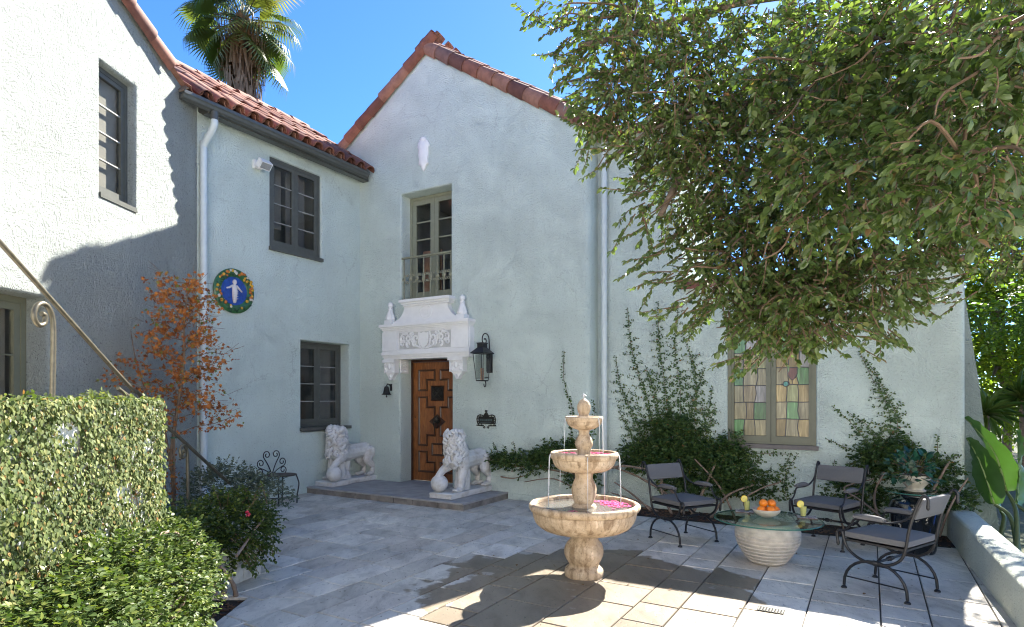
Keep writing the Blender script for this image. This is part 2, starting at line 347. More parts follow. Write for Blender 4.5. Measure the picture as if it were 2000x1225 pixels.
while a < 8.74:
    wdt = rp.choice([.30, .405, .405, .46, .30, .46]); wdt = min(wdt, 8.74-a) if 8.74-a > .2 else 8.74-a
    if 4.43-a > 0 and 4.43-a-wdt < .18 and 4.43-a-wdt > -.18: wdt = 4.43-a
    bmax = 0.0 if a < 4.4 else -.29
    b = bmax-rp.random()*.3
    segs = [(b, bmax)] if bmax-b > .12 else []
    if not segs: b = bmax
    while b > -7.2:
        L = rp.choice([.30, .405, .46, .61, .61]); segs.append((b-L, b)); b -= L
    for b0, b1 in segs:
        gp = .0052; q = [W(x, y) for x, y in ((a+gp, b0+gp), (a+wdt-gp, b0+gp), (a+wdt-gp, b1-gp), (a+gp, b1-gp))]; q = [(v.x, v.y) for v in q]
        cx = sum(v[0] for v in q)/4; cy = sum(v[1] for v in q)/4
        if cy < 2.6 or abs(cx/max(cy, .1)) > 1.05: continue
        if a+wdt < 3.05 and b0 > -1.1: continue
        if cx < -2.75 and cy < 6.6: continue
        qs = [q]
        if any(v[0] < NX and v[1] < NY for v in q): qs = [clip(q, (0, 1), NY), clip(clip(q, (0, -1), -NY), (1, 0), NX)]
        for q2 in qs:
            if len(q2) < 3: continue
            c = Vector((sum(v[0] for v in q2)/len(q2), sum(v[1] for v in q2)/len(q2))); n = len(q2)
            z = rp.uniform(-.002, .002); tx, ty = rp.uniform(-.003, .003), rp.uniform(-.003, .003); mb = MB()
            ins = [(c.x+(v[0]-c.x)*(1-.006/max(.05, (Vector(v)-c).length)), c.y+(v[1]-c.y)*(1-.006/max(.05, (Vector(v)-c).length))) for v in q2]
            zz = lambda v: z+tx*(v[0]-c.x)+ty*(v[1]-c.y)
            vs = [(v[0], v[1], -.03) for v in q2]+[(v[0], v[1], zz(v)-.005) for v in q2]+[(v[0], v[1], zz(v)) for v in ins]
            fs = [(i, (i+1) % n, n+(i+1) % n, n+i) for i in range(n)]+[(n+i, n+(i+1) % n, 2*n+(i+1) % n, 2*n+i) for i in range(n)]+[tuple(range(2*n, 3*n))]
            mb.add(vs, fs); mb.build('paver', M['paver'], patio, None); npav += 1
    a += wdt
# wall-side bed and the bed by the steps
sb = MB(); sheet(sb, [(W(*q).x, W(*q).y) for q in ((4.43, -.285), (4.43, .33), (8.75, .33), (8.62, -.285))], .006); bed = struct('planting_bed', sb, M['soil'])
sb = MB(); sheet(sb, [(NX+.005, NY+.005), (NX+.005, 1.5), (-5.2, 1.5), (-5.2, 7.4), (-2.52, 7.4), (-2.52, NY+.005)], -.022); bed2 = struct('garden_bed', sb, M['soil'])
mb = MB(); rr = random.Random(3)
for i in range(900):
    if i < 640: q = W(rr.uniform(4.5, 8.6), rr.uniform(-.27, .28), .008)
    else: q = Vector((rr.uniform(-2.6, -2.05), rr.uniform(3.6, 4.66), -.018))
    r = rr.uniform(.008, .026); an = rr.uniform(0, 6.28); ax = Vector((math.cos(an), math.sin(an), rr.uniform(-.3, .3))).normalized(); ay = ax.cross(Vector((0, 0, 1))).normalized(); az = ax.cross(ay)
    mb.obox(q+Vector((0, 0, .004)), ax, ay, az, r, r*.35, .003)
o = mb.build('bark_mulch', simple('bark_chips', (.11, .06, .035), .9, 0, .5, 9), None, None); o['kind'] = 'stuff'
# ------------------------------------------------------------------ the entrance landing
M['riser'] = simple('stained_taupe_stone', (.23, .205, .18), .8, 0, .35, 7, .4, 60); M['landing'] = simple('grey_landing_stone', (.36, .35, .345), .75, 0, .22, 5, .4, 60)
land = thing('entrance_landing', 'low grey tiled step in front of the wooden entrance door', 'landing', W(0, 0), HROT)
mb = MB(); mb.box(0.0, 3.07, -1.165, -.001, -.02, .082); mb.build('base', M['soil'], land)
x = 0
for wd in (.46, .62, .30, .46, .36, .46, .42): 
    if x+wd > 3.08: wd = 3.08-x
    mb = MB(); mb.box(x+.005, x+wd-.005, -1.185, -1.164, -.02, .076); mb.build('riser_tile', M['riser'], land); x += wd
y = 0
for wd in (.5, .68): mb = MB(); mb.box(3.07, 3.09, -y-wd+.003, -y-.003, -.02, .076); mb.build('riser_tile', M['riser'], land); y += wd
for i, (y0, y1) in enumerate(((-1.195, -.8), (-.797, -.4), (-.397, .33))):
    x = 0
    for wd in ((.62, .62, .41, .62, .83), (.3, .83, .62, .62, .73), (.95, 1.05, 1.1))[i]:
        mb = MB(); mb.box(x+.003, x+wd-.003, y0, y1-.004, .078, .1) if not (i == 2) else mb.box(max(x+.002, 0), x+wd-.002, y0, -.002 if x < .8 or x > 1.95 else .34, .078, .1); mb.build('top_tile', M['landing'], land); x += wd
# ------------------------------------------------------------------ the house
M['greyblind'] = simple('grey_brown_blind', (.20, .185, .17), .9, 0, .15, 3)
house = thing('stucco_house', 'pale blue-green stucco house with red barrel tile roofs and a carved white door surround', 'house', C0, HROT)
DD = Vector((.4647, -.8855)); DN = Vector((.8854, .4647))
mA = lambda u, z, d: (d, -u, z)
mB = lambda u, z, d: (u, -d, z)
mC = lambda u, z, d: (u, .32-d, z)
mD = lambda u, z, d: (DD.x*u+DN.x*d, -3.048+DD.y*u+DN.y*d, z)
def wall(name, mp, outer, holes, m, r=.035):
    mb = MB(); polys = [[Vector((u, z, 0)) for u, z in outer]]
    for (u0, u1, z0, z1, dep) in holes: polys.append([Vector(p) for p in ((u0-r, z0-r, 0), (u1+r, z0-r, 0), (u1+r, z1+r, 0), (u0-r, z1+r, 0))])
    tris = geometry.tessellate_polygon(polys); flat = [p for q in polys for p in q]
    mb.add([mp(p.x, p.y, 0) for p in flat], [tuple(t) for t in tris])
    for (u0, u1, z0, z1, dep) in holes:
        prof = [(r-r*math.sin(t), r-r*math.cos(t)) for t in [k*math.pi/8 for k in range(5)]]+[(0, dep)]
        vs = []; fs = []
        for off, d in prof: vs += [mp(u0-off, z0-off, -d), mp(u1+off, z0-off, -d), mp(u1+off, z1+off, -d), mp(u0-off, z1+off, -d)]
        for i in range(len(prof)-1):
            for k in range(4): fs.append((i*4+k, i*4+(k+1) % 4, i*4+4+(k+1) % 4, i*4+4+k))
        mb.add(vs, fs)
    me = bpy.data.meshes.new(name); me.from_pydata(mb.v, [], mb.f)
    bm = bmesh.new(); bm.from_mesh(me); bmesh.ops.remove_doubles(bm, verts=bm.verts, dist=.0005); bmesh.ops.recalc_face_normals(bm, faces=bm.faces); bm.to_mesh(me); bm.free()
    me.polygons.foreach_set('use_smooth', [True]*len(me.polygons)); me.set_sharp_from_angle(angle=math.radians(40))
    return link(name, me, m, house)
wall('gable_wall', mB, [(-1.43, -.05), (4.33, -.05), (4.33, 5.49), (1.5, 7.36), (-1.43, 5.44)], [(.93, 2.03, .06, 2.2, .36), (.956, 2.01, 3.2, 5.01, .32)], M['stucco'])
wall('left_wing_wall', mA, [(0, -.05), (3.048, -.05), (3.048, 5.5), (0, 5.5)], [(.88, 1.88, 3.81, 5.23, .1), (.25, 1.30, .99, 2.47, .27)], M['stucco'], .03)
wall('right_wing_wall', mC, [(4.40, -.05), (8.70, -.05), (8.70, 3.02), (5.72, 3.02), (5.42, 5.3), (4.40, 5.3)], [(6.25, 7.29, .93, 2.43, .09)], M['stucco'], .03)
wall('front_wing_wall', mD, [(0, -.05), (6.5, -.05), (6.5, 7.7), (.3, 5.56), (0, 5.52)], [(1.235, 1.79, 3.7, 5.13, .16), (2.47, 3.75, .1, 2.49, .28)], M['rough_stucco'], .045)
# rounded outer corners and returns
mb = MB(); prof = [(4.33+.1*math.sin(t), .1-.1*math.cos(t)) for t in [k*math.pi/12 for k in range(7)]]+[(4.43, .34)]
mb.add([(x, y, z) for x, y in prof for z in (-.05, 5.46)], [(2*i, 2*i+1, 2*i+3, 2*i+2) for i in range(len(prof)-1)]); mb.build('gable_wall_return', M['stucco'], house, 60)
mb = MB(); prof = [(8.70+.06*math.sin(t), .32+.06-.06*math.cos(t)) for t in [k*math.pi/12 for k in range(7)]]+[(8.76, 2.5)]
mb.add([(x, y, z) for x, y in prof for z in (-.05, 3.02)], [(2*i, 2*i+1, 2*i+3, 2*i+2) for i in range(len(prof)-1)]); mb.build('right_wing_return', M['stucco'], house, 60)
# wall base skirting on the gable wall, right of the landing
mb = MB(); mb.box(3.11, 4.36, -.03, .0, -.03, .085); mb.build('wall_base', M['stucco'], house)
# thick parts behind the faces, so the building is closed from the side and the back
mb = MB(); mb.box(4.5, 5.40, .60, 3.2, 0, 5.2); mb.build('rear_wing', M['stucco'], house)
mb = MB(); mb.box(5.5, 6.1, .46, 4.0, 2.62, 3.0); mb.box(7.5, 8.7, .46, 4.0, 2.62, 3.0); mb.build('flat_roof', M['stucco'], house)
# battered buttress at the far right end
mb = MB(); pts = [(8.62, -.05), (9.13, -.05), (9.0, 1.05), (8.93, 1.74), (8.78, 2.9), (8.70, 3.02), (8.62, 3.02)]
mb.prism(pts, .75, 1.2, lambda x, z, y: (x, y, z)); mb.build('buttress', stucco('shade_darkened_stucco', (.33, .38, .355)), house, 20)  # stucco colour darkened to stand for the tree shade on it
# ---- windows
def casement(name, mp, u0, u1, z0, z1, dep, nsash, cols, rows, m, fw=.055, st=.055, sill=None, glass='window_glass', bar=.013):
    F = MB(); d0 = -dep
    for x0, x1, y0, y1 in ((u0, u0+fw, z0, z1), (u1-fw, u1, z0, z1), (u0+fw, u1-fw, z0, z0+fw), (u0+fw, u1-fw, z1-fw, z1)): F.box(x0, x1, y0, y1, d0-.03, d0+.03, mp)
    w = F.build(name, m, house)
    sw = (u1-u0-2*fw)/nsash
    for k in range(nsash):
        a0 = u0+fw+k*sw; a1 = a0+sw; s = MB()
        for x0, x1, y0, y1 in ((a0+.002, a0+st, z0+fw, z1-fw), (a1-st, a1-.002, z0+fw, z1-fw), (a0+st, a1-st, z0+fw, z0+fw+st*1.3), (a0+st, a1-st, z1-fw-st, z1-fw)): s.box(x0, x1, y0+.001, y1-.001, d0-.018, d0+.022, mp)
        s.build('sash', m, w)
        g0, g1, h0, h1 = a0+st, a1-st, z0+fw+st*1.3, z1-fw-st
        for j in range(1, rows): y = lerp(h0, h1, j/rows); b = MB(); b.box(g0, g1, y-bar/2, y+bar/2, d0-.012, d0+.016, mp); b.build('muntin', M['muntin'] if m == M['darkgreen'] else m, w)
        for i in range(1, cols): x = lerp(g0, g1, i/cols); b = MB(); b.box(x-bar/2, x+bar/2, h0, h1, d0-.011, d0+.014, mp); b.build('muntin', M['muntin'] if m == M['darkgreen'] else m, w)
        for i in range(cols):
            for j in range(rows):
                g = MB(); g.box(lerp(g0, g1, i/cols)+.003, lerp(g0, g1, (i+1)/cols)-.003, lerp(h0, h1, j/rows)+.003, lerp(h0, h1, (j+1)/rows)-.003, d0-.004, d0, mp); g.build('pane', M[glass], w, None)
    if sill:
        s = MB(); s.box(u0-sill[0], u1+sill[1], z0-.055, z0-.002, d0, sill[2], mp); s.build('sill', m, w)
    return w
def room(mp, u0, u1, z0, z1, d0, d1, cur=None):
    r = MB(); r.box(u0, u1, z0, z1, -d1, -d0, mp); me = r.mesh('room_interior')
    bm = bmesh.new(); bm.from_mesh(me); bm.faces.ensure_lookup_table()
    A = Vector(mp(0, 0, 0)); N = Vector(mp(0, 0, 1))-A
    f = max(bm.faces, key=lambda f: f.calc_center_median().dot(N)); bmesh.ops.delete(bm, geom=[f], context='FACES'); bm.to_mesh(me); bm.free()
    link('room_interior', me, M['room'], house)
M['muntin'] = simple('pale_grey_glazing_bar', (.30, .30, .28), .5, 0, .06)
casement('upper_window', mA, .88, 1.88, 3.85, 5.23, .075, 2, 1, 4, M['darkgreen'], .045, .06, (.0, .03, .05))
room(mA, .55, 2.15, 3.3, 5.35, .12, 2.4)
casement('lower_window', mA, .25, 1.30, 1.06, 2.47, .25, 2, 1, 4, M['darkgreen'], .05, .06, (0, .03, .05))
room(mA, .05, 1.9, .3, 2.6, .3, 2.4)
casement('front_upper_window', mD, 1.235, 1.79, 3.73, 5.13, .13, 1, 1, 4, M['darkgreen'], .05, .05, (.012, .012, .012))
room(mD, .9, 2.3, 3.2, 5.3, .2, 2.0)
c = MB(); c.box(1.30, 1.74, 3.8, 5.08, -.19, -.18, mD); c.build('window_blind', M['lightcurtain'], house)
casement('front_lower_window', mD, 2.47, 3.75, .12, 2.49, .25, 2, 1, 5, M['olive'], .06, .07)
room(mD, 2.2, 4.2, 0, 2.6, .32, 2.2)
c = MB(); c.box(2.55, 2.95, .2, 2.4, -.42, -.36, mD); c.box(3.1, 3.6, .2, 2.4, -.44, -.38, mD); c.build('window_blind', M['lightcurtain'], house)
c = MB(); c.box(.98, 1.36, 3.9, 5.2, -.32, -.30, mA); c.build('window_blind', M['greyblind'], house)
c = MB(); c.box(1.42, 1.80, 4.25, 5.2, -.36, -.34, mA); c.build('window_blind', M['greyblind'], house)
c = MB(); [c.box(.32+k*.05, .37+k*.05, 1.1, 2.42, -.42-.015*(k % 2), -.40, mA) for k in range(6)]; c.build('curtain', M['greyblind'], house)
casement('french_window', mB, .956, 2.01, 3.2, 5.0, .27, 2, 1, 5, M['sage'], .05, .085, None, bar=.022)
room(mB, .6, 2.4, 3.1, 5.2, .33, 2.6)
c = MB()
for k in range(9): c.box(1.12+k*.045, 1.165+k*.045, 3.22, 4.1, -.42-.02*(k % 2), -.40, mB)
c.build('curtain', M['curtain'], house)
# ---- stained glass window
sg = MB(); w0, w1, h0, h1 = 6.25, 7.29, .955, 2.43
for x0, x1, y0, y1 in ((w0, w0+.045, h0, h1), (w1-.05, w1, h0, h1), (w0+.045, w1-.05, h1-.05, h1), (w0+.045, w1-.05, h0, h0+.025)): sg.box(x0, x1, y0, y1, -.085, -.025, mC)
SGW = sg.build('stained_glass_window', M['olive'], house)
s = MB(); s.box(w0-.04, w1+.03, h0-.055, h0-.002, -.08, .045, mC); s.build('sill', simple('grey_brown_sill', (.13, .115, .11), .5, 0, .1), SGW)
def pane(name, col, rough=.22):
    m, nt, p = mat(name); v = coord(nt); mp = nt.nodes.new('ShaderNodeMapping'); mp.inputs['Scale'].default_value = (22, 22, 2.2); nt.links.new(v, mp.inputs[0])
    n = tnoise(nt, mp.outputs[0], 1.5, 4, .6, .8); cc = Vector(col); rnd = nt.nodes.new('ShaderNodeObjectInfo').outputs['Random']
    c = mixc(nt, 1., ramp(nt, n.outputs[0], [(.3, cc*.75), (.52, cc*1.25), (.72, cc*1.9+Vector((.04, .04, .04)))]).outputs[0], ramp(nt, rnd, [(0, .7), (1, 1.25)]).outputs[0], 'MULTIPLY')
    nt.links.new(c, p.inputs['Base Color']); setin(p, Roughness=rough); bump(nt, p, n.outputs[0], .3, .004); return m
PM = {'t': pane('tan_art_glass', (.215, .185, .10)), 'a': pane('amber_art_glass', (.245, .175, .065)), 'b': pane('brown_art_glass', (.145, .11, .055)), 'g': pane('green_art_glass', (.075, .18, .065)),
      'o': pane('olive_art_glass', (.20, .205, .085)), 's': pane('grey_swirl_art_glass', (.22, .21, .2)), 'r': pane('red_art_glass', (.09, .025, .02)), 'c': pane('teal_art_glass', (.02, .16, .13))}
lead = simple('lead_came', (.11, .105, .11), .5, .4, .1)
rg = random.Random(21)
rows = [['gst', 'tao', 'gtt', 'tbs', 'tbg', 'gtt'], ['gat', 'aas', 'tag', 'aoa', 'tgt', 'ata']]
for k in range(2):
    a0 = (w0+.045, 6.7775)[k]; a1 = (6.7725, w1-.05)[k]; s = MB(); e0, e1, f0, f1 = a0+.055, a1-.055, h0+.1, h1-.09
    if k == 0: e0 = a0+.03
    else: e1 = a1-.03
    for x0, x1, y0, y1 in ((a0, e0, h0+.025, h1-.05), (e1, a1, h0+.025, h1-.05), (e0, e1, h0+.025, f0), (e0, e1, f1, h1-.05)): s.box(x0, x1, y0, y1, -.075, -.035, mC)
    s.build('sash', M['olive'], SGW)
    zs = [f1]+[lerp(f1, f0, j/6)+rg.uniform(-.012, .012) for j in range(1, 6)]+[f0]; ld = MB()
    for j in range(6):
        def vx(i, top): 
            if i in (0, 3): return (e0, e1)[i == 3]
            return lerp(e0, e1, i/3)+rg.uniform(-.022, .022)
        tp = [vx(i, 1) for i in range(4)]; md = [t+rg.uniform(-.012, .012) if 0 < i < 3 else t for i, t in enumerate(tp)]; bt = [t+rg.uniform(-.015, .015) if 0 < i < 3 else t for i, t in enumerate(tp)]
        zm = (zs[j]+zs[j+1])/2; q = .004
        for i in range(3):
            P = MB(); P.prism([(bt[i]+q, zs[j+1]+q), (bt[i+1]-q, zs[j+1]+q), (md[i+1]-q, zm), (tp[i+1]-q, zs[j]-q), (tp[i]+q, zs[j]-q), (md[i]+q, zm)], -.062, -.056, mC)
            P.build('pane', PM[rows[k][j][i]], SGW, None)
        for i in (1, 2):
            ld.tube([mC(bt[i], zs[j+1], -.055), mC(md[i], zm, -.055), mC(tp[i], zs[j], -.055)], .0055, 5)
        if j: ld.tube([mC(lerp(e0, e1, t), zs[j]+.004*math.sin(t*9+j), -.055) for t in (0, .25, .5, .75, 1)], .0055, 5)
    if k == 1:
        cxx, czz = lerp(e0, e1, .5), (zs[2]+zs[3])/2+.03
        sh = [(cxx-.05, czz+.075), (cxx+.05, czz+.075), (cxx+.055, czz), (cxx+.03, czz-.055), (cxx, czz-.08), (cxx-.03, czz-.055), (cxx-.055, czz)]
        P = MB(); P.prism(sh, -.056, -.050, mC); P.build('shield_pane', PM['r'], SGW); ld.tube([mC(x, z, -.052) for x, z in sh], .005, 5, True)
        ld.tube([mC(cxx, czz-.08, -.053), mC(cxx, zs[3], -.053)], .004, 5)
        rc = [(e0+.115+.032*math.cos(t), zs[3]+.01+.032*math.sin(t)) for t in [i*math.pi/6 for i in range(12)]]
        P = MB(); P.prism(rc, -.056, -.048, mC); P.build('bullseye_pane', PM['c'], SGW); ld.tube([mC(x, z, -.05) for x, z in rc], .006, 5, True)
    ld.build('lead_came', lead, SGW)
b = MB(); b.box(w0, w1, h0, h1, -.3, -.089, mC); b.build('window_backing', M['room'], house)
# ---- front door
dm = lambda x, y, d: mB(1.492+x*.535, 2.155-y*2.05, d-.33)
db = MB(); db.box(-1, 1, 0, 1, -.045, 0, dm); DOOR = db.build('front_door', M['wood'], house)
df = MB()
for x0, x1, y0, y1 in ((.93, .957, .06, 2.2), (2.003, 2.03, .06, 2.2), (.957, 2.003, 2.157, 2.2)): df.box(x0, x1, y0, y1, -.36, -.30, mB)
df.build('door_frame', M['darkwood'], house)
P1 = [(-.78, .061), (-.09, .061), (-.09, .157), (-.40, .157), (-.40, .245), (-.78, .245)]
P2 = [(-.78, .288), (-.40, .288), (-.40, .371), (-.09, .371), (-.09, .624), (-.40, .624), (-.40, .707), (-.78, .707)]
P3 = [(-.78, .747), (-.40, .747), (-.40, .834), (-.09, .834), (-.09, .93), (-.78, .93)]
P4 = [(-.24, .677), (.24, .677), (.24, .786), (-.24, .786)]
def mould(poly, name):
    n = len(poly); mb = MB(); pm = MB()
    pc = [Vector((x*.535, y*2.05)) for x, y in poly]; ar = sum(pc[i].x*pc[(i+1) % n].y-pc[(i+1) % n].x*pc[i].y for i in range(n)); sg_ = 1 if ar > 0 else -1
    def off(d):
        out = []
        for i in range(n):
            e1 = (pc[i]-pc[i-1]).normalized(); e2 = (pc[(i+1) % n]-pc[i]).normalized()
            n1 = Vector((-e1.y, e1.x))*sg_; n2 = Vector((-e2.y, e2.x))*sg_
            v = n1+n2; v = v/max(.3, v.dot(n1)); out.append(pc[i]+v*d)
        return out
    rings = [(off(0), .001), (off(0), .016), (off(.013), .02), (off(.026), .012), (off(.034), .004)]
    vs = []; fs = []
    for rg_, d in rings: vs += [dm(p.x/.535, p.y/2.05, d) for p in rg_]
    for r_ in range(len(rings)-1):
        for i in range(n): fs.append((r_*n+i, r_*n+(i+1) % n, r_*n+n+(i+1) % n, r_*n+n+i))
    mb.add(vs, fs); mb.build('door_moulding', M['darkwood'], DOOR, 30)
    pp = off(.034); pm.prism([(p.x/.535, p.y/2.05) for p in pp], .0005, .006, dm); pm.build('door_panel', M['wood'], DOOR)
for P in (P1, P2, P3): mould(P, ''); mould([(-x, y) for x, y in P][::-1], '')
mould(P4, '')
gm = MB(); gm.box(-.26, .26, .2, .324, .001, .004, dm); gm.build('door_grille_backing', simple('black_opening', (.01, .009, .008), .8), DOOR)
gm = MB(); gc = (0, .262)
sq = lambda x, y: dm(x/.535, gc[1]+y/2.05, .012)
for i in range(4): 
    an = i*math.pi/2; gm.tube([sq(.05*math.cos(an)+.045*math.cos(t), .05*math.sin(an)+.045*math.sin(t)) for t in [k*math.pi/7 for k in range(14)]], .006, 5, True)
    gm.tube([sq(0, 0), sq(.11*math.cos(an+math.pi/4), .11*math.sin(an+math.pi/4))], .006, 5)
gm.tube([sq(.1*math.cos(t), .105*math.sin(t)) for t in [k*math.pi/10 for k in range(20)]], .007, 5, True); gm.build('door_grille', M['bronze'], DOOR)
gm = MB(); gm.tube([sq(x*.132, y*.122) for x, y in ((-1, -1), (1, -1), (1, 1), (-1, 1))], .012, 4, True); gm.build('door_grille_frame', M['darkwood'], DOOR)
kn = MB(); dq = lambda x, y, d=.02: dm(x/.535, .498+y/2.05, d)
kn.prism([(x/.535, .498+y/2.05) for x, y in ((-.17, 0), (0, -.125), (.17, 0), (0, .125))], .001, .02, dm); kn.build('knocker_plate', M['darkwood'], DOOR)
kn = MB(); kn.ell(dq(0, -.03, .045), (.05, .04, .06)); kn.ell(dq(0, .0, .075), (.028, .03, .025))
for i in range(9): an = math.pi*(.9+i*.15); kn.ell(dq(.055*math.cos(an), -.02+.06*math.sin(an), .035), .02, None, 6, 5)
kn.tube([dq(.045*math.cos(t), .045+.06*math.sin(t), .06) for t in [k*math.pi/8 for k in range(17)]], .009, 6); kn.build('door_knocker', M['bronze'], DOOR)
hb = MB(); hb.box(-.93, -.9, .46, .47, 0, .01, dm); hb.build('hinge', M['bronze'], DOOR)
# ---- carved white door surround
PL = M['white_plaster']
sur = MB(); sur.box(.66, 2.47, 2.33, 2.66, 0, .12, mB); SUR = sur.build('door_surround', PL, house)
def moulding(name, x0, x1, steps, m=PL, par=None):
    q = MB()
    for z0, z1, d in steps: q.box(x0-(d-.1)*.6, x1+(d-.1)*.6, z0, z1, 0, d, mB)
    return q.build(name, m, par or SUR)
moulding('cornice', .70, 2.43, [(2.655, 2.685, .135), (2.685, 2.71, .155), (2.71, 2.735, .18), (2.735, 2.775, .205), (2.775, 2.785, .195)])
for x0, x1 in ((.70, .98), (2.15, 2.43)): moulding('end_block', x0, x1, [(2.335, 2.652, .15)])
moulding('architrave', .69, 2.44, [(2.30, 2.332, .145), (2.262, 2.30, .165), (2.225, 2.262, .14), (2.19, 2.225, .12)])
q = MB(); prof = []
for t in range(9): an = math.pi/2*t/8; prof.append((.30*(1-math.sin(an)), .28*(1-math.cos(an))))
lft = [(1.16-x+.0, 3.08-z) for x, z in [(0, 0)]+[]]
L_ = [(1.12-.3*(1-math.cos(math.pi/2*t/8)), 3.09-.27*math.sin(math.pi/2*t/8)) for t in range(9)]
poly = [(2.02, 3.09)]+L_+[(.80, 2.786)]+[(2.34, 2.786)]+[(3.14-x, z) for x, z in L_[::-1]][:-1]
q.prism(poly, 0, .1, mB); q.build('pediment', PL, SUR, 30)
moulding('pediment_sill', 1.12, 2.05, [(3.07, 3.10, .125), (3.10, 3.13, .155), (3.13, 3.168, .19), (3.168, 3.178, .175)])
q = MB(); q.tube([mB(1.57+.125*math.cos(t), 2.955+.105*math.sin(t), .1) for t in [k*math.pi/12 for k in range(24)]], .009, 6, True); q.tube([mB(*p, .1) for p in spiral(1.575, 2.96, .06, .02, -2, 3.4)], .007, 5); q.build('oval_medallion', PL, SUR)
for cx in (.80, 2.30):
    q = MB(); c = mB(cx, 2.786, .085); q.box(cx-.075, cx+.075, 2.786, 2.86, .01, .16, mB)
    q.lathe([(.075, .075), (.085, .10), (.085, .12), (.055, .20), (.036, .25), (.045, .255), (.045, .275), (.03, .285), (.03, .295), (.048, .325), (.045, .36), (.022, .385), (0.004, .392)], 8, c); q.build('finial', PL, SUR, 30)
# frieze panel: shield and scrolls
q = MB(); q.tube([mB(x, z, .121) for x, z in ((1.03, 2.35), (2.10, 2.35), (2.10, 2.635), (1.03, 2.635))], .006, 4, True); q.build('frieze_border', PL, SUR)
q = MB(); q.box(1.035, 2.095, 2.355, 2.63, .115, .1215, mB); q.build('frieze_ground', simple('grey_plaster', (.52, .52, .50), .8, 0, .12, 12), SUR)  # greyer plate behind the carving so the scrolls stand out
q = MB(); sh = [(1.565+x, 2.50+z) for x, z in ((-.1, .12), (-.05, .105), (0, .125), (.05, .105), (.1, .12), (.095, .0), (.07, -.09), (0, -.135), (-.07, -.09), (-.095, 0))]
q.prism(sh, .12, .145, mB); q.build('shield', PL, SUR)
q = MB()
for sgn in (-1, 1):
    X = lambda x: 1.565+sgn*x
    for cx, cz, r, a0, a1 in ((.17, .03, .075, -1.6, 3.8), (.2, -.07, .055, 1.6, -3.6), (.33, .02, .085, 3.4, -2.6), (.33, -.06, .06, -1.5, 3.5), (.45, .04, .075, -2.2, 3.2), (.46, -.06, .065, 2.4, -3), (.25, .1, .04, 0, 5), (.4, .11, .035, 3, -2)):
        pts = spiral(cx, cz, r, r*.2, a0, a1, 12); q.tube([mB(X(x), 2.5+z*.95, .124) for x, z in pts], [lerp(.024, .012, i/11) for i in range(12)], 5); q.ell(mB(X(pts[-1][0]), 2.5+pts[-1][1]*.95, .126), .016, None, 6, 5)
    q.tube([mB(X(x), 2.5+z, .124) for x, z in ((.02, -.14), (.1, -.125), (.18, -.1), (.26, -.02), (.36, .1), (.46, .11), (.5, .06))], .017, 5)
    q.tube([mB(X(x), 2.5+z, .125) for x, z in ((.11, .125), (.125, .05), (.115, -.05), (.09, -.11), (0, -.15))], .014, 5)
q.build('scroll_relief', PL, SUR, 60)
for x0, x1 in ((.665, .93), (2.05, 2.345)):
    q = MB(); w_ = x1-x0; q.box(x0, x1, 2.14, 2.19, 0, .15, mB); q.box(x0+.015, x1-.015, 1.96, 2.14, 0, .115, mB)
    q.prism([(x0+.03, 1.96), (x1-.03, 1.96), ((x0+x1)/2+.05, 1.90), ((x0+x1)/2+.02, 1.84), ((x0+x1)/2-.02, 1.84), ((x0+x1)/2-.05, 1.90)], 0, .09, mB)
    for sx in (-1, 1):
        c_ = (x0+x1)/2; q.tube([mB(c_+sx*p[0], p[1], .12) for p in spiral(w_*.36, 2.125, .035, .008, 1.5, 7, 12)], .012, 5)
        q.tube([mB(c_+sx*p[0], p[1], .115) for p in spiral(w_*.2, 2.04, .045, .012, -1.6, 3.5, 12)], .011, 5); q.ell(mB(c_+sx*w_*.3, 1.99, .115), .02, None, 6, 5)
    q.ell(mB((x0+x1)/2, 2.07, .12), (.03, .02, .06), None, 8, 6); q.ell(mB((x0+x1)/2, 1.91, .08), (.03, .025, .035), None, 8, 6); q.build('bracket', PL, SUR, 50)
q = MB(); q.box(.931, .955, 1.96, 2.19, -.2, -.0, mB)
for i in range(3): q.tube([(.957, .03+.06*i+p[0], p[1]) for p in spiral(0, 2.1, .045, .01, i, 5+i, 10)], .01, 5); q.ell((.957, .04+.06*i, 2.0), .022, None, 6, 5)
q.build('jamb_capital', PL, SUR, 50)
# ---- iron balcony rail in front of the french window
R = MB(); R.box(.96, 2.005, 3.905, 3.935, -.052, -.012, mB); R.box(.96, 2.005, 3.215, 3.23, -.045, -.02, mB); RAIL = R.build('balcony_rail', M['balcony_paint'], house)
xs = [1.0+k*.1415 for k in range(8)]
for i, x in enumerate(xs):
    b = MB(); b.tube([mB(x, 3.2, -.033), mB(x, 3.92, -.033)], .0115, 6)
    for z in (3.3, 3.33, 3.82, 3.85, 3.56): b.ell(mB(x, z, -.033), (.015, .015, .012), None, 6, 5)
    b.ell(mB(x, 3.56, -.028), (.04, .016, .036), None, 8, 5); b.build('baluster', M['balcony_paint'], RAIL)
for i in range(7):
    b = MB(); xc = (xs[i]+xs[i+1])/2
    for sx in (-1, 1):
        for sz in (-1, 1): b.tube([mB(xc+sx*p[0], 3.56+sz*p[1], -.03) for p in [(.066, .008), (.05, .02)]+spiral(.022, .052, .026, .008, .6, 5.2, 10)], .0075, 4)
    b.build('scroll', M['balcony_paint'], RAIL)
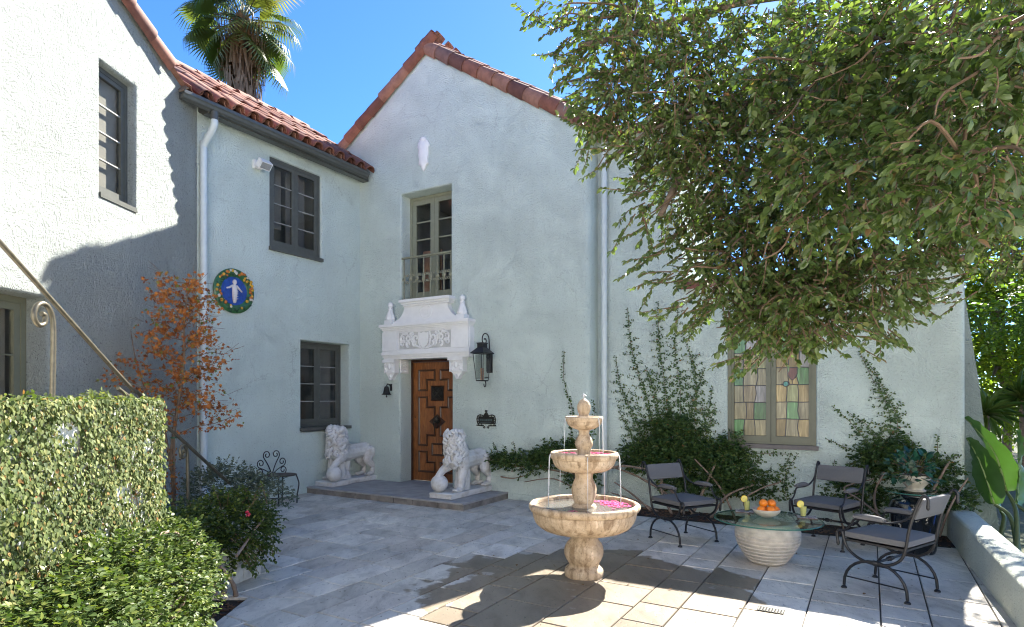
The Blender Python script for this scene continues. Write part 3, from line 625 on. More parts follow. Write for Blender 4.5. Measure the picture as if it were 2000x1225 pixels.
# ---- gutter, eave boards, downpipes
b = MB(); prof = [(.23, 5.375), (.30, 5.375), (.325, 5.39), (.335, 5.42), (.35, 5.435), (.35, 5.475), (.345, 5.475), (.345, 5.45), (.24, 5.40), (.23, 5.47)]
b.prism(prof, -3.43, -.115, lambda x, z, y: (x, y, z)); b.build('gutter', M['gutter'], house, 20)
b = MB(); b.prism([(.0, 5.43), (.03, 5.405), (.07, 5.40), (.10, 5.36), (.228, 5.36), (.228, 5.47), (0, 5.5)], -3.03, -.02, lambda x, z, y: (x, y, z)); b.build('eave_board', M['gutter'], house, 20)
def pipe(pts, r, nm='downpipe', m='pipe', straps=()):
    b = MB(); b.tube(smooth_path(pts, 5), r, 12); p = b.build(nm, M[m], house, 60)
    for q in straps: c = MB(); c.tube([Vector(q)+Vector((0, 0, -.02)), Vector(q)+Vector((0, 0, .02))], r+.006, 12); c.build('pipe_strap', M[m], p)
b = MB(); b.tube([(.285, -2.98, 5.38), (.285, -2.98, 5.27)], .05, 12); b.build('gutter_outlet', M['gutter'], house, 60)
pipe([(.285, -2.98, 5.28), (.28, -2.98, 5.2), (.2, -2.985, 5.1), (.08, -2.99, 4.98), (.06, -2.99, 4.85), (.06, -2.99, 3), (.06, -2.99, 0)], .046, straps=[(.06, -2.99, 4.2), (.06, -2.99, 2.4)])
pipe([(4.56, .26, 5.28), (4.56, .25, 4.6), (4.56, .25, 2), (4.56, .25, .16)], .045, straps=[(4.56, .25, 4.0), (4.56, .25, 2.6), (4.56, .25, .2)])
# ---- roofs and tiles
def tile_mesh(name, L, r0, r1, seg=7, th=.014, arc=math.pi):
    mb = MB(); vs = []; fs = []
    for x, r in ((0, r0), (L, r1)):
        for rr in (r, r-th):
            for k in range(seg+1): t = (math.pi-arc)/2+arc*k/seg; vs.append((x, rr*math.cos(t), rr*math.sin(t)))
    n = seg+1
    for k in range(seg): fs += [(k, k+1, 2*n+k+1, 2*n+k), (n+k+1, n+k, 3*n+k, 3*n+k+1), (k+1, k, n+k, n+k+1)]
    fs += [(0, 2*n, 3*n, n), (seg, n+seg, 3*n+seg, 2*n+seg)]
    mb.add(vs, fs); return mb.mesh(name, 40)
T_COVER = tile_mesh('roof_tile', .42, .102, .084); T_PAN = tile_mesh('pan_tile', .42, .088, .10); T_RAKE = tile_mesh('rake_tile', .40, .125, .105, 8, .016, math.pi*1.05)
for t in (T_COVER, T_PAN, T_RAKE): t.materials.append(M['tile'])
SL = .66; CS = 1/math.sqrt(1+SL*SL); SN = SL*CS; rt = random.Random(5)
def jm(M4, s=1.): return M4 @ Matrix.Rotation(rt.gauss(0, .018*s), 4, 'Z') @ Matrix.Rotation(rt.gauss(0, .015*s), 4, 'Y') @ Matrix.Rotation(rt.gauss(0, .03*s), 4, 'X')
# left wing roof: rises to the left from the gutter
b = MB(); za = lambda a: 5.47+(.33-a)*SL
b.add([(.26, -3.2, za(.26)), (.26, 0, za(.26)), (-1.5, 0, za(-1.5)), (-1.5, -2.55, za(-1.5)), (-3.3, 0, za(.3)-.2), (-3.3, -2.4, za(.3)-.2)], [(0, 1, 2, 3), (3, 2, 4, 5)]); RA = b.build('left_roof', M['tile'], house)
up = Vector((-CS, 0, SN)); nn = Vector((SN, 0, CS)); side = nn.cross(up)
for c in range(15):
    y = -.12-c*.232
    for r in range(7):
        a_ = .36-r*.345*CS; lim = lerp(-3.36, -2.56, min(1, max(0, (.35-a_)/1.85)))
        if y < lim: continue
        o = Vector((a_, y+rt.gauss(0, .006), za(a_)+.035+rt.gauss(0, .006))); link('roof_tile', T_COVER, None, RA, mw=jm(frame(up, side, nn, o), 1.6))
        if y-.116 > lim: link('pan_tile', T_PAN, None, RA, mw=jm(frame(up, -side, -nn, o+Vector((0, -.116, .065))+up*.0)))
for r in range(7): o = Vector((-1.47, -2.55+r*.37, za(-1.47)+.03)); link('ridge_tile', T_RAKE, None, RA, mw=jm(frame((0, 1, 0), (-1, 0, 0), (0, 0, 1), o)))
b = MB(); vs = [(.37, -3.40, 5.50), (.30, -3.47, 5.44), (-1.5, -2.62, za(-1.5)+.02), (-1.5, -2.70, za(-1.5)-.06)]; b.add(vs+[(x, y+.02, z) for x, y, z in vs], [(0, 1, 3, 2), (4, 5, 7, 6), (0, 1, 5, 4), (2, 3, 7, 6)]); b.build('flashing', M['bark'], RA)
# gable roof with rake tiles along the front edge
zg = lambda a: 7.36-abs(a-1.5)*SL
b = MB(); b.add([(-1.75, .03, zg(-1.75)), (1.5, .03, 7.36), (4.75, .03, zg(4.75)), (-1.75, 9, zg(-1.75)), (1.5, 9, 7.36), (4.75, 9, zg(4.75))], [(0, 1, 4, 3), (1, 2, 5, 4)]); 
b.add([(-1.75, .03, zg(-1.75)-.06), (1.5, .03, 7.34), (4.75, .03, zg(4.75)-.06), (-1.75, 9, zg(-1.75)-.06), (1.5, 9, 7.34), (4.75, 9, zg(4.75)-.06)], [(0, 1, 4, 3), (1, 2, 5, 4)]); RB = b.build('gable_roof', M['tile'], house)
for sgn in (-1, 1):
    up = Vector((-sgn*CS, 0, SN)); nn = Vector((sgn*SN, 0, CS)); front = Vector((0, -1, 0))
    nt_ = 12 if sgn > 0 else 11; end = 3.3 if sgn > 0 else 2.6; step = .33
    for r in range(nt_):
        dd = end-r*step*CS
        if dd < -.05: continue
        a_ = 1.5+sgn*dd; o = Vector((a_, .01, zg(a_)+.01))
        nz = (nn*.45+front*.9).normalized(); sy = nz.cross(up)
        link('rake_tile', T_RAKE, None, RB, mw=jm(frame(up, sy, nz, o+nz*.0+rt.gauss(0, .004)*nz), .8))
        nz = nn; sy = nz.cross(up); link('rake_tile', T_RAKE, None, RB, mw=jm(frame(up, sy, nz, Vector((a_, .14, zg(a_)+.07))), .9))
        for q in range(1, 4): link('roof_tile', T_COVER, None, RB, mw=jm(frame(up, sy, nz, Vector((a_, .16+.22*q, zg(a_)+.03)))))
for r in range(4): link('ridge_tile', T_RAKE, None, RB, mw=jm(frame((0, 1, 0), (-1, 0, 0), (0, 0, 1), Vector((1.5, -.04+r*.36, 7.40)))))
b = MB(); b.ell((1.5, -.02, 7.42), (.13, .07, .09), None, 8, 6); b.build('mortar_cap', M['grout'], RB)
b = MB(); b.box(4.43, 4.72, .02, .9, 5.28, 5.31); b.build('eave_soffit', M['tile'], RB)
# tiled coping on the right wing
b = MB(); b.box(4.44, 5.5, .26, .62, 5.295, 5.335); RC = b.build('right_coping', M['tile'], house)
for r in range(4): link('coping_tile', T_RAKE, None, RC, mw=jm(frame((1, 0, 0), (0, .86, .5), (0, -.5, .86), Vector((4.46+r*.27, .34, 5.31))), .8))
for r in range(9): link('coping_tile', T_RAKE, None, RC, mw=jm(frame((1, 0, 0), (0, 1, 0), (0, 0, 1), Vector((5.66+r*.345, .38, 3.02))), .8))
# front wing roof: rake tiles running up to the left, and the roof plane behind
DSL = .36; dz = lambda s: 5.60+(s-.35)*DSL
b = MB(); b.add([mD(.2, dz(.2), .06), mD(6.4, dz(6.4), .06), mD(6.4, dz(6.4), -4), mD(.2, dz(.2), -4)], [(0, 1, 2, 3)]); RD = b.build('front_roof', M['tile'], house)
du = Vector((DD.x, DD.y, DSL)).normalized(); dnn = Vector((-DD.x*DSL, -DD.y*DSL, 1)).normalized(); dfr = Vector((DN.x, DN.y, 0))
for r in range(15):
    s_ = .66+r*.37; o = Vector(mD(s_, dz(s_), 0))
    nz = (dnn*.5+dfr*.86).normalized(); nz = (nz-du*nz.dot(du)).normalized(); link('rake_tile', T_RAKE, None, RD, mw=jm(frame(du, nz.cross(du), nz, o), .6))
    nz = (dnn-du*dnn.dot(du)).normalized(); link('rake_tile', T_RAKE, None, RD, mw=jm(frame(du, nz.cross(du), nz, Vector(mD(s_-.1, dz(s_-.1)+.07, -.1))), .6))
# ------------------------------------------------------------------ low garden wall on the right, planter and ivy wall on the left, steps
pw = thing('parapet_wall', 'low pale stucco wall with a broad flat top at the right edge of the patio', 'wall', W(8.595, .3), HROT+.04)
mb = MB(); x0 = .02; prof = []
for cx, cz, a0 in ((.0, 0, 0),): pass
pr = [(0, -.06), (0, .30), (.006, .318), (.02, .328), (.04, .332), (.19, .332), (.21, .328), (.224, .318), (.23, .30), (.23, -.06)]
mb.prism(pr, -6.6, 0, lambda x, z, y: (x, y, z)); mb.build('coping', stucco('warm_cream_stucco', (.70, .735, .64)), pw, 60)

# ------------------------------------------------------------------ the wing across the court, behind the camera (it mirrors in the upper panes)
oh = thing('opposite_wing', 'sunlit pale stucco wing with a tiled roof across the court', 'house', (0, -5.5, 0))
mb = MB(); mb.box(-9, 11, -.3, 0, -.05, 5.4); mb.build('wall', simple('sunlit_white_paint', (.78, .77, .73), .8, 0, .03), oh)
mb = MB(); mb.prism([(.5, 5.3), (.5, 5.42), (-4, 8.4), (-4, 8.25)], -9.3, 9.3, lambda y, z, x: (x, y, z)); mb.build('roof', M['tile'], oh)
for k in range(5):
    w_ = MB(); x_ = -7+k*3.4; w_.box(x_-.6, x_+.6, 0, .04, .9+2.6*(k % 2), 2.4+2.6*(k % 2)); f_ = w_.build('window', M['darkgreen'], oh); g_ = MB(); g_.box(x_-.54, x_+.54, .041, .05, .96+2.6*(k % 2), 2.34+2.6*(k % 2)); g_.build('pane', M['window_glass'], f_)

# ------------------------------------------------------------------ planter, steps and rails on the left
pl = thing('planter_wall', 'low weathered white block planter wall under the creeping shrub at the left', 'planter', (-2.31, 4.95, 0), math.atan2(.308, .086)-math.pi/2)
M['oldwhite'] = simple('weathered_whitewash', (.52, .51, .47), .9, 0, .28, 9, .7, 45)
y = -.28
for L in (.2, .25, .22): 
    for z0, z1 in ((-.05, .13), (.134, .30)):
        mb = MB(); mb.box(-.12+.004*(z0 > 0), -.002*(z0 > 0), y+.004, y+L-.004, z0, z1); mb.build('block', M['oldwhite'], pl)
    y += L
IX, IY0, IY1 = -2.26, 3.87, 1.4
iw = thing('ivy_clad_wall', 'tall white stair wall hidden under small leaved creeper at the left', 'wall', (IX, IY0, 0))
mb = MB(); mb.box(-.14, 0, IY1-IY0, 0, -.05, 1.50); mb.build('wall', simple('sunlit_white_stucco', (.66, .67, .64), .9, 0, .08, 6, .8, 50), iw)
st = thing('garden_steps', 'stone steps climbing between the creeper wall and the house', 'steps', (-3.7, 5.9, 0))
for i in range(9): mb = MB(); mb.box(-.65, .68, -.32*(i+1), -.32*i, -.05, .165*(i+1)); mb.build('step', M['paver'], st)
RP = M['rail_paint']
hr = thing('upper_handrail', 'sloping iron handrail with scrolled ends above the creeper wall', 'handrail', (-3.15, 4.0, 0))
mb = MB(); L = [Vector((0, y-4.0, 1.56+(5.1-y)*.686)) for y in (2.3, 3, 4, 4.95)]+[Vector((0, 1.08, 1.60)), Vector((0, 1.15, 1.55)), Vector((0, 1.17, 1.49)), Vector((0, 1.13, 1.45)), Vector((0, 1.07, 1.45)), Vector((0, 1.045, 1.50)), Vector((0, 1.07, 1.54)), Vector((0, 1.10, 1.53)), Vector((0, 1.10, 1.50))]
mb.tube(smooth_path(L, 4), .0165, 8); mb.build('rail', RP, hr, 60)
mb = MB(); z1 = 2.17; pst = [(0, .14, .8), (0, .15, 1.5), (0, .16, 2.0), (0, .13, 2.14), (0, .07, 2.18), (0, .01, 2.15), (0, -.01, 2.08), (0, .03, 2.03), (0, .08, 2.05), (0, .085, 2.10), (0, .055, 2.11)]
mb.tube(smooth_path(pst, 4), .017, 8); mb.build('post', RP, hr, 60)
lr = thing('lower_handrail', 'lower iron handrail with scrolled post beside the grey shrub', 'handrail', (-3.06, 5.7, 0))
mb = MB(); mb.tube(smooth_path([(0, -1.0, 1.62), (0, -.35, 1.30), (0, .3, .935), (0, .75, .68), (0, .86, .62)], 4), .0165, 8); mb.build('rail', RP, lr, 60)
mb = MB(); mb.tube(smooth_path([(0, .02, -.02), (0, .02, .6), (0, .01, .98), (0, -.02, 1.08), (0, -.07, 1.10), (0, -.11, 1.06), (0, -.10, 1.0), (0, -.06, .99), (0, -.04, 1.03), (0, -.06, 1.05)], 4), .016, 8); mb.build('post', RP, lr, 60)
# ------------------------------------------------------------------ lions
def remeshed(mb, name, vox, smooth=3, fac=.5):
    me = mb.mesh(name+'_raw'); o = bpy.data.objects.new('tmp', me); COL.objects.link(o)
    r = o.modifiers.new('r', 'REMESH'); r.mode = 'VOXEL'; r.voxel_size = vox
    s_ = o.modifiers.new('s', 'SMOOTH'); s_.iterations = smooth; s_.factor = fac
    dg = bpy.context.evaluated_depsgraph_get(); dg.update(); out = bpy.data.meshes.new_from_object(o.evaluated_get(dg)); out.name = name
    bpy.data.objects.remove(o); out.polygons.foreach_set('use_smooth', [True]*len(out.polygons)); return out
rl = random.Random(4)
bm_ = MB()   # y = 0 at the front edge of the plinth, +y to the rear, z = 0 on the plinth top
bm_.chain([(0, .27, .47), (.01, .45, .46), (0, .66, .47), (0, .84, .48)], [.165, .145, .125, .145], 12)
bm_.chain([(0, .30, .56), (0, .55, .545), (0, .82, .555)], [.10, .075, .085], 10)
bm_.chain([(0, .26, .55), (-.01, .2, .72)], [.16, .13], 12)
for sx in (-1, 1):
    bm_.chain([(sx*.08, .86, .45), (sx*.115, .80, .30), (sx*.12, .93, .17), (sx*.12, .90, .05)], [.13, .085, .05, .05], 10)
    bm_.ell((sx*.12, .84, .035), (.055, .085, .04)); [bm_.ell((sx*.12+t*.03, .77, .028), (.019, .03, .026), None, 6, 5) for t in (-1.2, -.4, .4, 1.2)]
bm_.chain([(.10, .27, .46), (.13, .24, .33), (.13, .19, .20), (.13, .17, .06)], [.12, .088, .066, .062], 10)
bm_.ell((.13, .13, .035), (.062, .085, .042)); [bm_.ell((.13+t*.032, .06, .03), (.02, .032, .028), None, 6, 5) for t in (-1.3, -.45, .45, 1.3)]
bm_.chain([(-.09, .27, .46), (-.15, .17, .37), (-.165, .09, .33), (-.17, .01, .26)], [.115, .08, .064, .055], 10)
bm_.ell((-.17, .0, .245), (.058, .05, .06)); [bm_.chain([(-.17+t*.03, -.025, .245), (-.17+t*.032, -.035, .19)], [.021, .018], 6) for t in (-1.3, -.45, .45, 1.3)]
bm_.chain([(0, .96, .46), (.02, 1.02, .34), (.03, 1.01, .18), (.0, .98, .06), (-.06, .9, .03)], [.05, .035, .03, .035, .04], 8)
bm_.chain([(.02, .45, .3), (.03, .42, .12), (.0, .38, 0)], [.06, .075, .12], 10)
bm_.chain([(-.02, .3, .3), (0, .3, .05)], [.05, .09], 10)
# head, turned to -x and lifted
hc = Vector((-.045, .16, .83)); hd = Vector((-.86, .20, .52)).normalized(); hs = Vector((0, 0, 1)).cross(hd).normalized(); hu = hd.cross(hs)
H = lambda f, s_, u: hc+hd*f+hs*s_+hu*u
bm_.ell(hc, (.105, .105, .11)); bm_.cap(H(.05, 0, .02), .085, H(.135, 0, .005), .058); bm_.cap(H(.135, 0, .018), .05, H(.165, 0, .012), .044)
bm_.cap(H(.04, 0, -.06), .05, H(.125, 0, -.095), .034); bm_.cap(H(.10, 0, .055), .028, H(.18, 0, .045), .024)
for sx in (-1, 1):
    bm_.cap(H(.06, sx*.055, .06), .028, H(.10, sx*.04, .055), .024); bm_.ell(H(.155, sx*.028, -.005), .034); bm_.ell(H(-.01, sx*.095, .07), (.03, .03, .04))
LB = remeshed(bm_, 'body', .009, 2)
mn = MB()
mn.chain([(0, .25, .60), (-.01, .20, .74), (-.02, .2, .86)], [.19, .165, .125], 12); mn.ell((0, .17, .5), (.14, .1, .14))
mn.ell(tuple(hc-hd*.05+hu*.02), (.125, .125, .125))
for i in range(150):
    z = rl.uniform(.40, .99); an = rl.uniform(0, 2*math.pi); t = (z-.4)/.55
    c = Vector((lerp(0, -.02, t), lerp(.22, .2, t), 0)); r = lerp(.17, .135, min(t, 1)) if t > .15 else lerp(.11, .17, t/.15)
    if z > .93: r *= .8
    d = Vector((math.cos(an), math.sin(an), 0)); 
    if d.dot(Vector((hd.x, hd.y, 0)).normalized()) > .72 and z > .74: continue
    if d.y > .5 and z < .56: continue
    p0 = c+d*r+Vector((0, 0, z)); tang = Vector((-d.y, d.x, 0))*rl.choice((-1, 1)); L = rl.uniform(.05, .085)
    pts = [p0, p0+d*.022+Vector((0, 0, -L*.5))+tang*.008, p0+d*.018+Vector((0, 0, -L))+tang*.028, p0+d*.026+Vector((0, 0, -L*1.15))+tang*.052]
    mn.chain(pts, [.024, .03, .023, .012], 6)
for i in range(16):   # ruff round the face
    an = i/16*2*math.pi; p0 = H(.03, .10*math.cos(an), .02+.115*math.sin(an)); q = H(-.02, .15*math.cos(an), .02+.16*math.sin(an)); mn.chain([p0, q, q-hd*.05], [.024, .03, .02], 6)
LM = remeshed(mn, 'mane', .0075, 1)
ball = MB(); ball.ell((-.175, .02, .128), (.148, .122, .138), None, 24, 16); LBALL = ball.mesh('ball', 180)
pb_ = MB(); n = 16; rp2 = random.Random(8); pts = []
for t in range(4): pts.append((lerp(-.27, .19, t/4), -.10+rp2.uniform(-.01, .01)))
for t in range(7): pts.append((.19+rp2.uniform(-.008, .01), lerp(-.10, 1.04, t/7)))
for t in range(4): pts.append((lerp(.19, -.19, t/4), 1.04+rp2.uniform(-.02, .01)))
for t in range(7): pts.append((-.2-.06*(t > 4)+rp2.uniform(-.01, .008), lerp(1.04, -.10, t/7)))
m_ = len(pts); ctr = Vector((0, .47)); vs = []
for k, (z, sc) in enumerate(((-.085, 1.0), (-.05, .985), (-.015, 1.0), (0, .97))): vs += [(ctr.x+(x-ctr.x)*sc+rp2.uniform(-.005, .005), ctr.y+(y-ctr.y)*sc+rp2.uniform(-.005, .005), z+rp2.uniform(-.004, .004)*(0 < k)) for x, y in pts]
pb_.add(vs, [(k*m_+i, k*m_+(i+1) % m_, k*m_+m_+(i+1) % m_, k*m_+m_+i) for k in range(3) for i in range(m_)]+[tuple(range(3*m_, 4*m_))]); LPL = pb_.mesh('plinth', 25)
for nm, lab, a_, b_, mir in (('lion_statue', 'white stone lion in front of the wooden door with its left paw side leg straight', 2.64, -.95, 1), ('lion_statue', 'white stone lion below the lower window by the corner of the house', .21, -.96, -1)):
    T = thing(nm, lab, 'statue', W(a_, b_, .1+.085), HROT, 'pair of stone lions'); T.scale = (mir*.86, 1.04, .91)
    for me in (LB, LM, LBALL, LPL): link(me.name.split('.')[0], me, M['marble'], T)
bpy.data.objects['lion_statue']['label'] = 'white stone lion in front of the wooden door, head turned left'
# ------------------------------------------------------------------ wall pieces
def on_wall(name, label, cat, mp, u, z, ang): return thing(name, label, cat, C0+Matrix.Rotation(HROT, 3, 'Z') @ Vector(mp(u, z, 0)), ang)
# lantern on the gable wall: local x along the wall, y into the wall, z up
lt = on_wall('wall_lantern', 'black iron gas lantern on a scroll bracket right of the door surround', 'lantern', mB, 2.765, 2.1, HROT); lt.scale = (.74, .92, .9)
mb = MB(); mb.box(-.05, .05, -.055, 0, -.17, .14); mb.box(-.065, .065, -.02, 0, -.19, .16); mb.build('back_plate', M['iron'], lt)
mb = MB(); cy = -.24; tw, bw, zt, zb = .125, .08, .13, -.33
for sx in (-1, 1):
    for sy in (-1, 1): mb.tube([(sx*bw, cy+sy*bw, zb), (sx*tw, cy+sy*tw, zt)], .009, 4)
for w_, z in ((tw, zt), (bw, zb)): mb.tube([(sx*w_, cy+sy*w_, z) for sx, sy in ((-1, -1), (1, -1), (1, 1), (-1, 1))], .009, 4, True)
mb.box(-bw, bw, cy-bw, cy+bw, zb-.008, zb+.004); mb.tube([(0, cy+tw, zt-.05), (0, -.03, zt-.05)], .012, 6); mb.tube([(0, cy+bw, zb+.05), (0, -.04, zb+.06)], .01, 6)
mb.tube([(0, cy+bw+.03*math.cos(t)-.0, zb-.055+.05*math.sin(t)) for t in [1.57-k*.6 for k in range(9)]], .01, 6); mb.build('cage', M['iron'], lt)
mb = MB(); sq_ = lambda w_, z: [(-w_, cy-w_, z), (w_, cy-w_, z), (w_, cy+w_, z), (-w_, cy+w_, z)]
lv = [(.16, zt-.004), (.165, zt+.008), (.12, zt+.05), (.085, zt+.085), (.068, zt+.10), (.068, zt+.165), (.078, zt+.168), (.078, zt+.182), (.02, zt+.19)]
vs = [v for w_, z in lv for v in sq_(w_, z)]; mb.add(vs, [(i*4+k, i*4+(k+1) % 4, i*4+4+(k+1) % 4, i*4+4+k) for i in range(len(lv)-1) for k in range(4)]+[(0, 1, 2, 3), tuple(len(vs)-4+k for k in range(4))]); mb.build('cap', M['iron'], lt, 20)
mb = MB(); mb.tube([(0, -.03, .05), (0, -.02, .25), (0, -.03, .38)]+[(0, -.135+.105*math.cos(t), .38+.10*math.sin(t)) for t in [k*math.pi/8 for k in range(1, 9)]]+[(0, cy+p[0]+.075, .36+p[1]) for p in spiral(0, 0, .075, .02, 3.3, 8.5, 14)], .011, 7); mb.build('scroll_bracket', M['iron'], lt, 60)
for sx in (-1, 1):
    mb = MB(); mb.box(sx*.101-.001, sx*.101+.001, cy-.09, cy+.09, zb+.02, zt-.02); mb.build('pane', M['window_glass'], lt)
mb = MB(); mb.box(-.08, .08, cy-.101, cy-.099, zb+.02, zt-.02); mb.build('pane', M['window_glass'], lt)
for x in (-.025, .02): mb = MB(); mb.tube([(x, cy, zb), (x, cy, zb+.21)], .014, 8); mb.build('candle_sleeve', simple('copper_sleeve', (.5, .26, .14), .4, .3), lt, 60)
# bell
bl = on_wall('door_bell', 'small dark bronze hand bell hung on the wall left of the door', 'bell', mB, .74, 1.72, HROT)
mb = MB(); mb.lathe([(.005, .02), (.03, .015), (.042, -.01), (.05, -.06), (.06, -.10), (.085, -.125), (.078, -.13), (.05, -.11)], 14, (0, -.12, .0)); mb.build('bell', M['bronze'], bl, 40)
mb = MB(); mb.tube([(0, 0, .0), (0, -.05, .05), (0, -.10, .055), (0, -.12, .02)], .011, 6); mb.box(-.02, .02, -.01, 0, -.06, .06); mb.tube([(0, -.12, -.1), (0, -.12, -.16)], .008, 5); mb.ell((0, -.12, -.16), .015); mb.build('bracket', M['iron'], bl, 60)
# bronze plaque
pq = on_wall('bronze_plaque', 'small ornate bronze name plaque on the wall below the lantern', 'plaque', mB, 2.70, 1.19, HROT)
mb = MB(); mb.box(-.14, .14, -.018, 0, -.055, .06); mb.build('plate', M['bronze'], pq)
mb = MB()
for sx in (-1, 1):
    mb.tube([(sx*x, -.012, z) for x, z in ((.06, .075), (.11, .085), (.155, .07), (.175, .02), (.165, -.04), (.14, -.07))], .009, 5)
    mb.tube([(sx*x, -.012, z) for x, z in ((.18, -.08), (.12, -.085), (.05, -.085), (.02, -.11), (.035, -.125), (.05, -.11))], .009, 5)
    for x, z, x2, z2 in ((.14, .02, .175, .02), (.14, -.02, .17, -.02), (.1, .06, .105, .085), (.09, -.055, .09, -.085)): mb.tube([(sx*x, -.012, z), (sx*x2, -.012, z2)], .007, 4)
mb.prism([(-.055, .06), (.055, .06), (.03, .10), (0, .135), (-.03, .10)], -.02, 0, lambda x, z, y: (x, y, z)); mb.ell((-.012, -.012, .145), .014, None, 6, 5); mb.ell((.012, -.012, .145), .014, None, 6, 5); mb.build('scroll_frame', M['bronze'], pq, 50)
mb = MB(); rr = random.Random(2); x = -.115
while x < .11: w_ = rr.uniform(.012, .03); mb.box(x, min(x+w_, .12), -.021, -.018, -.012, .02); x += w_+.007
x = -.1
while x < .1: w_ = rr.uniform(.008, .02); mb.box(x, x+w_, -.021, -.018, -.04, -.028); x += w_+.005
mb.build('worn_relief', simple('verdigris', (.07, .10, .095), .6, .3, .3), pq)
# gable ornament
oz = on_wall('gable_ornament', 'white plaster shield shaped relief high on the gable wall', 'ornament', mB, 1.462, 5.6, HROT)
mb = MB(); R_ = [(0, .285), (.045, .27), (.06, .225), (.10, .20), (.125, .13), (.10, .09), (.105, .0), (.085, -.09), (.10, -.17), (.06, -.19), (.03, -.25), (0, -.29)]
pp = R_+[(-x, z) for x, z in R_[1:-1]][::-1]; n = len(pp)
vs = [(x, 0, z) for x, z in pp]+[(x, -.03, z) for x, z in pp]+[(x*.72, -.055, z*.85) for x, z in pp]+[(x*.3, -.065, z*.6) for x, z in pp]
mb.add(vs, [(k*n+i, k*n+(i+1) % n, k*n+n+(i+1) % n, k*n+n+i) for k in range(3) for i in range(n)]+[tuple(range(3*n, 4*n))])
for sx in (-1, 1): mb.tube([(sx*p[0], -.05, p[1]) for p in spiral(.06, .17, .055, .012, 1.6, 6.5, 10)], .014, 5)
mb.ell((0, -.04, .24), (.05, .03, .04)); mb.build('relief', M['white_plaster'], oz, 40)
# floodlight
fl = on_wall('floodlight', 'small white floodlight high on the left wing wall', 'floodlight', mA, 2.13, 5.0, HROT)
mb = MB(); mb.box(0, .05, -.06, .06, -.06, .06); mb.tube([(.04, 0, 0), (.11, .02, 0)], .018, 6); mb.build('mount', M['white_plaster'], fl)
fx = Vector((.75, .0, -.66)).normalized(); fz = Vector((.66, 0, .75)).normalized(); fy = Vector((0, 1, 0)); fc = Vector((.15, .03, -.01))
mb = MB(); mb.obox(fc, fx, fy, fz, .05, .095, .06); mb.build('housing', M['white_plaster'], fl)
mb = MB(); mb.obox(fc+fx*.052, fx, fy, fz, .003, .08, .046); m, nt, p = mat('lamp_reflector'); setin(p, Roughness=.15, Metallic=.9); p.inputs['Base Color'].default_value = (.5, .5, .48, 1); mb.build('lens', m, fl)
# glazed roundel: blue disc in a fruit wreath with a plain white figure
rd = on_wall('ceramic_roundel', 'round blue ceramic plaque with fruit wreath and white figure on the left wall', 'plaque', mA, 2.505, 3.07, HROT)
def ceramic(nm, c, v=.25): return simple(nm, c, .18, 0, v, 25, .15, 60)
mb = MB(); vs = []; n = 40
ring = lambda r, x: [(x, r*math.cos(2*math.pi*k/n), r*math.sin(2*math.pi*k/n)) for k in range(n)]
lv = [(.315, 0), (.32, .03), (.30, .045), (.26, .05), (.215, .03), (.20, .022)]
for r, x in lv: vs += ring(r, x)
mb.add(vs, [(k*n+i, k*n+(i+1) % n, k*n+n+(i+1) % n, k*n+n+i) for k in range(len(lv)-1) for i in range(n)]); mb.build('rim', ceramic('green_glaze', (.035, .12, .04)), rd, 40)
mb = MB(); mb.add(ring(.203, .024), [tuple(range(n))]); mb.build('disc', ceramic('cobalt_glaze', (.012, .06, .30), .35), rd)
fr = {'yellow_fruit': (.65, .36, .03), 'orange_fruit': (.5, .15, .02), 'white_flower': (.6, .58, .5), 'dark_leaf': (.02, .075, .03)}; rr = random.Random(12)
for nm, c in fr.items():
    cm = ceramic(nm+'_glaze', c)
    for i in range({'yellow_fruit': 20, 'orange_fruit': 16, 'white_flower': 9, 'dark_leaf': 34}[nm]):
        an = rr.uniform(0, 6.283); r = rr.uniform(.222, .302); s_ = rr.uniform(.016, .026) if nm != 'dark_leaf' else .022
        mb = MB(); c_ = (.052 if nm != 'dark_leaf' else .046, r*math.cos(an), r*math.sin(an))
        if nm == 'dark_leaf': mb.ell(c_, (.012, .034, .018), Matrix.Rotation(rr.uniform(0, 6), 3, 'X'), 6, 4)
        else: mb.ell(c_, (s_*.8, s_, s_), None, 7, 5)
        mb.build(nm, cm, rd, 180)
mb = MB(); f3 = lambda y, z: (.035, y, z)
mb.ell(f3(.0, .128), (.028, .032, .038)); mb.ell(f3(0, .035), (.028, .042, .06)); mb.chain([f3(0, .0), f3(-.004, -.06), f3(-.002, -.15)], [.04, .036, .026], 8)
mb.chain([f3(.035, .07), f3(.075, .035), f3(.11, .005)], [.018, .014, .012], 6); mb.chain([f3(-.035, .07), f3(-.085, .04), f3(-.12, .03)], [.018, .014, .012], 6); mb.chain([f3(0, .1), f3(0, .07)], [.018, .02], 6)
mb.build('figure', simple('white_glaze', (.66, .62, .6), .22, 0, .06), rd, 60)
mb = MB(); [mb.tube([(.066-.006*abs(y)/.03, y, z+y*.3) for y in (-.036, -.018, 0, .018, .036)], .006, 5) for z in (-.02, -.05, -.085, -.12)]; mb.build('garment_fold', simple('white_glaze_fold', (.62, .58, .56), .22), rd, 60)
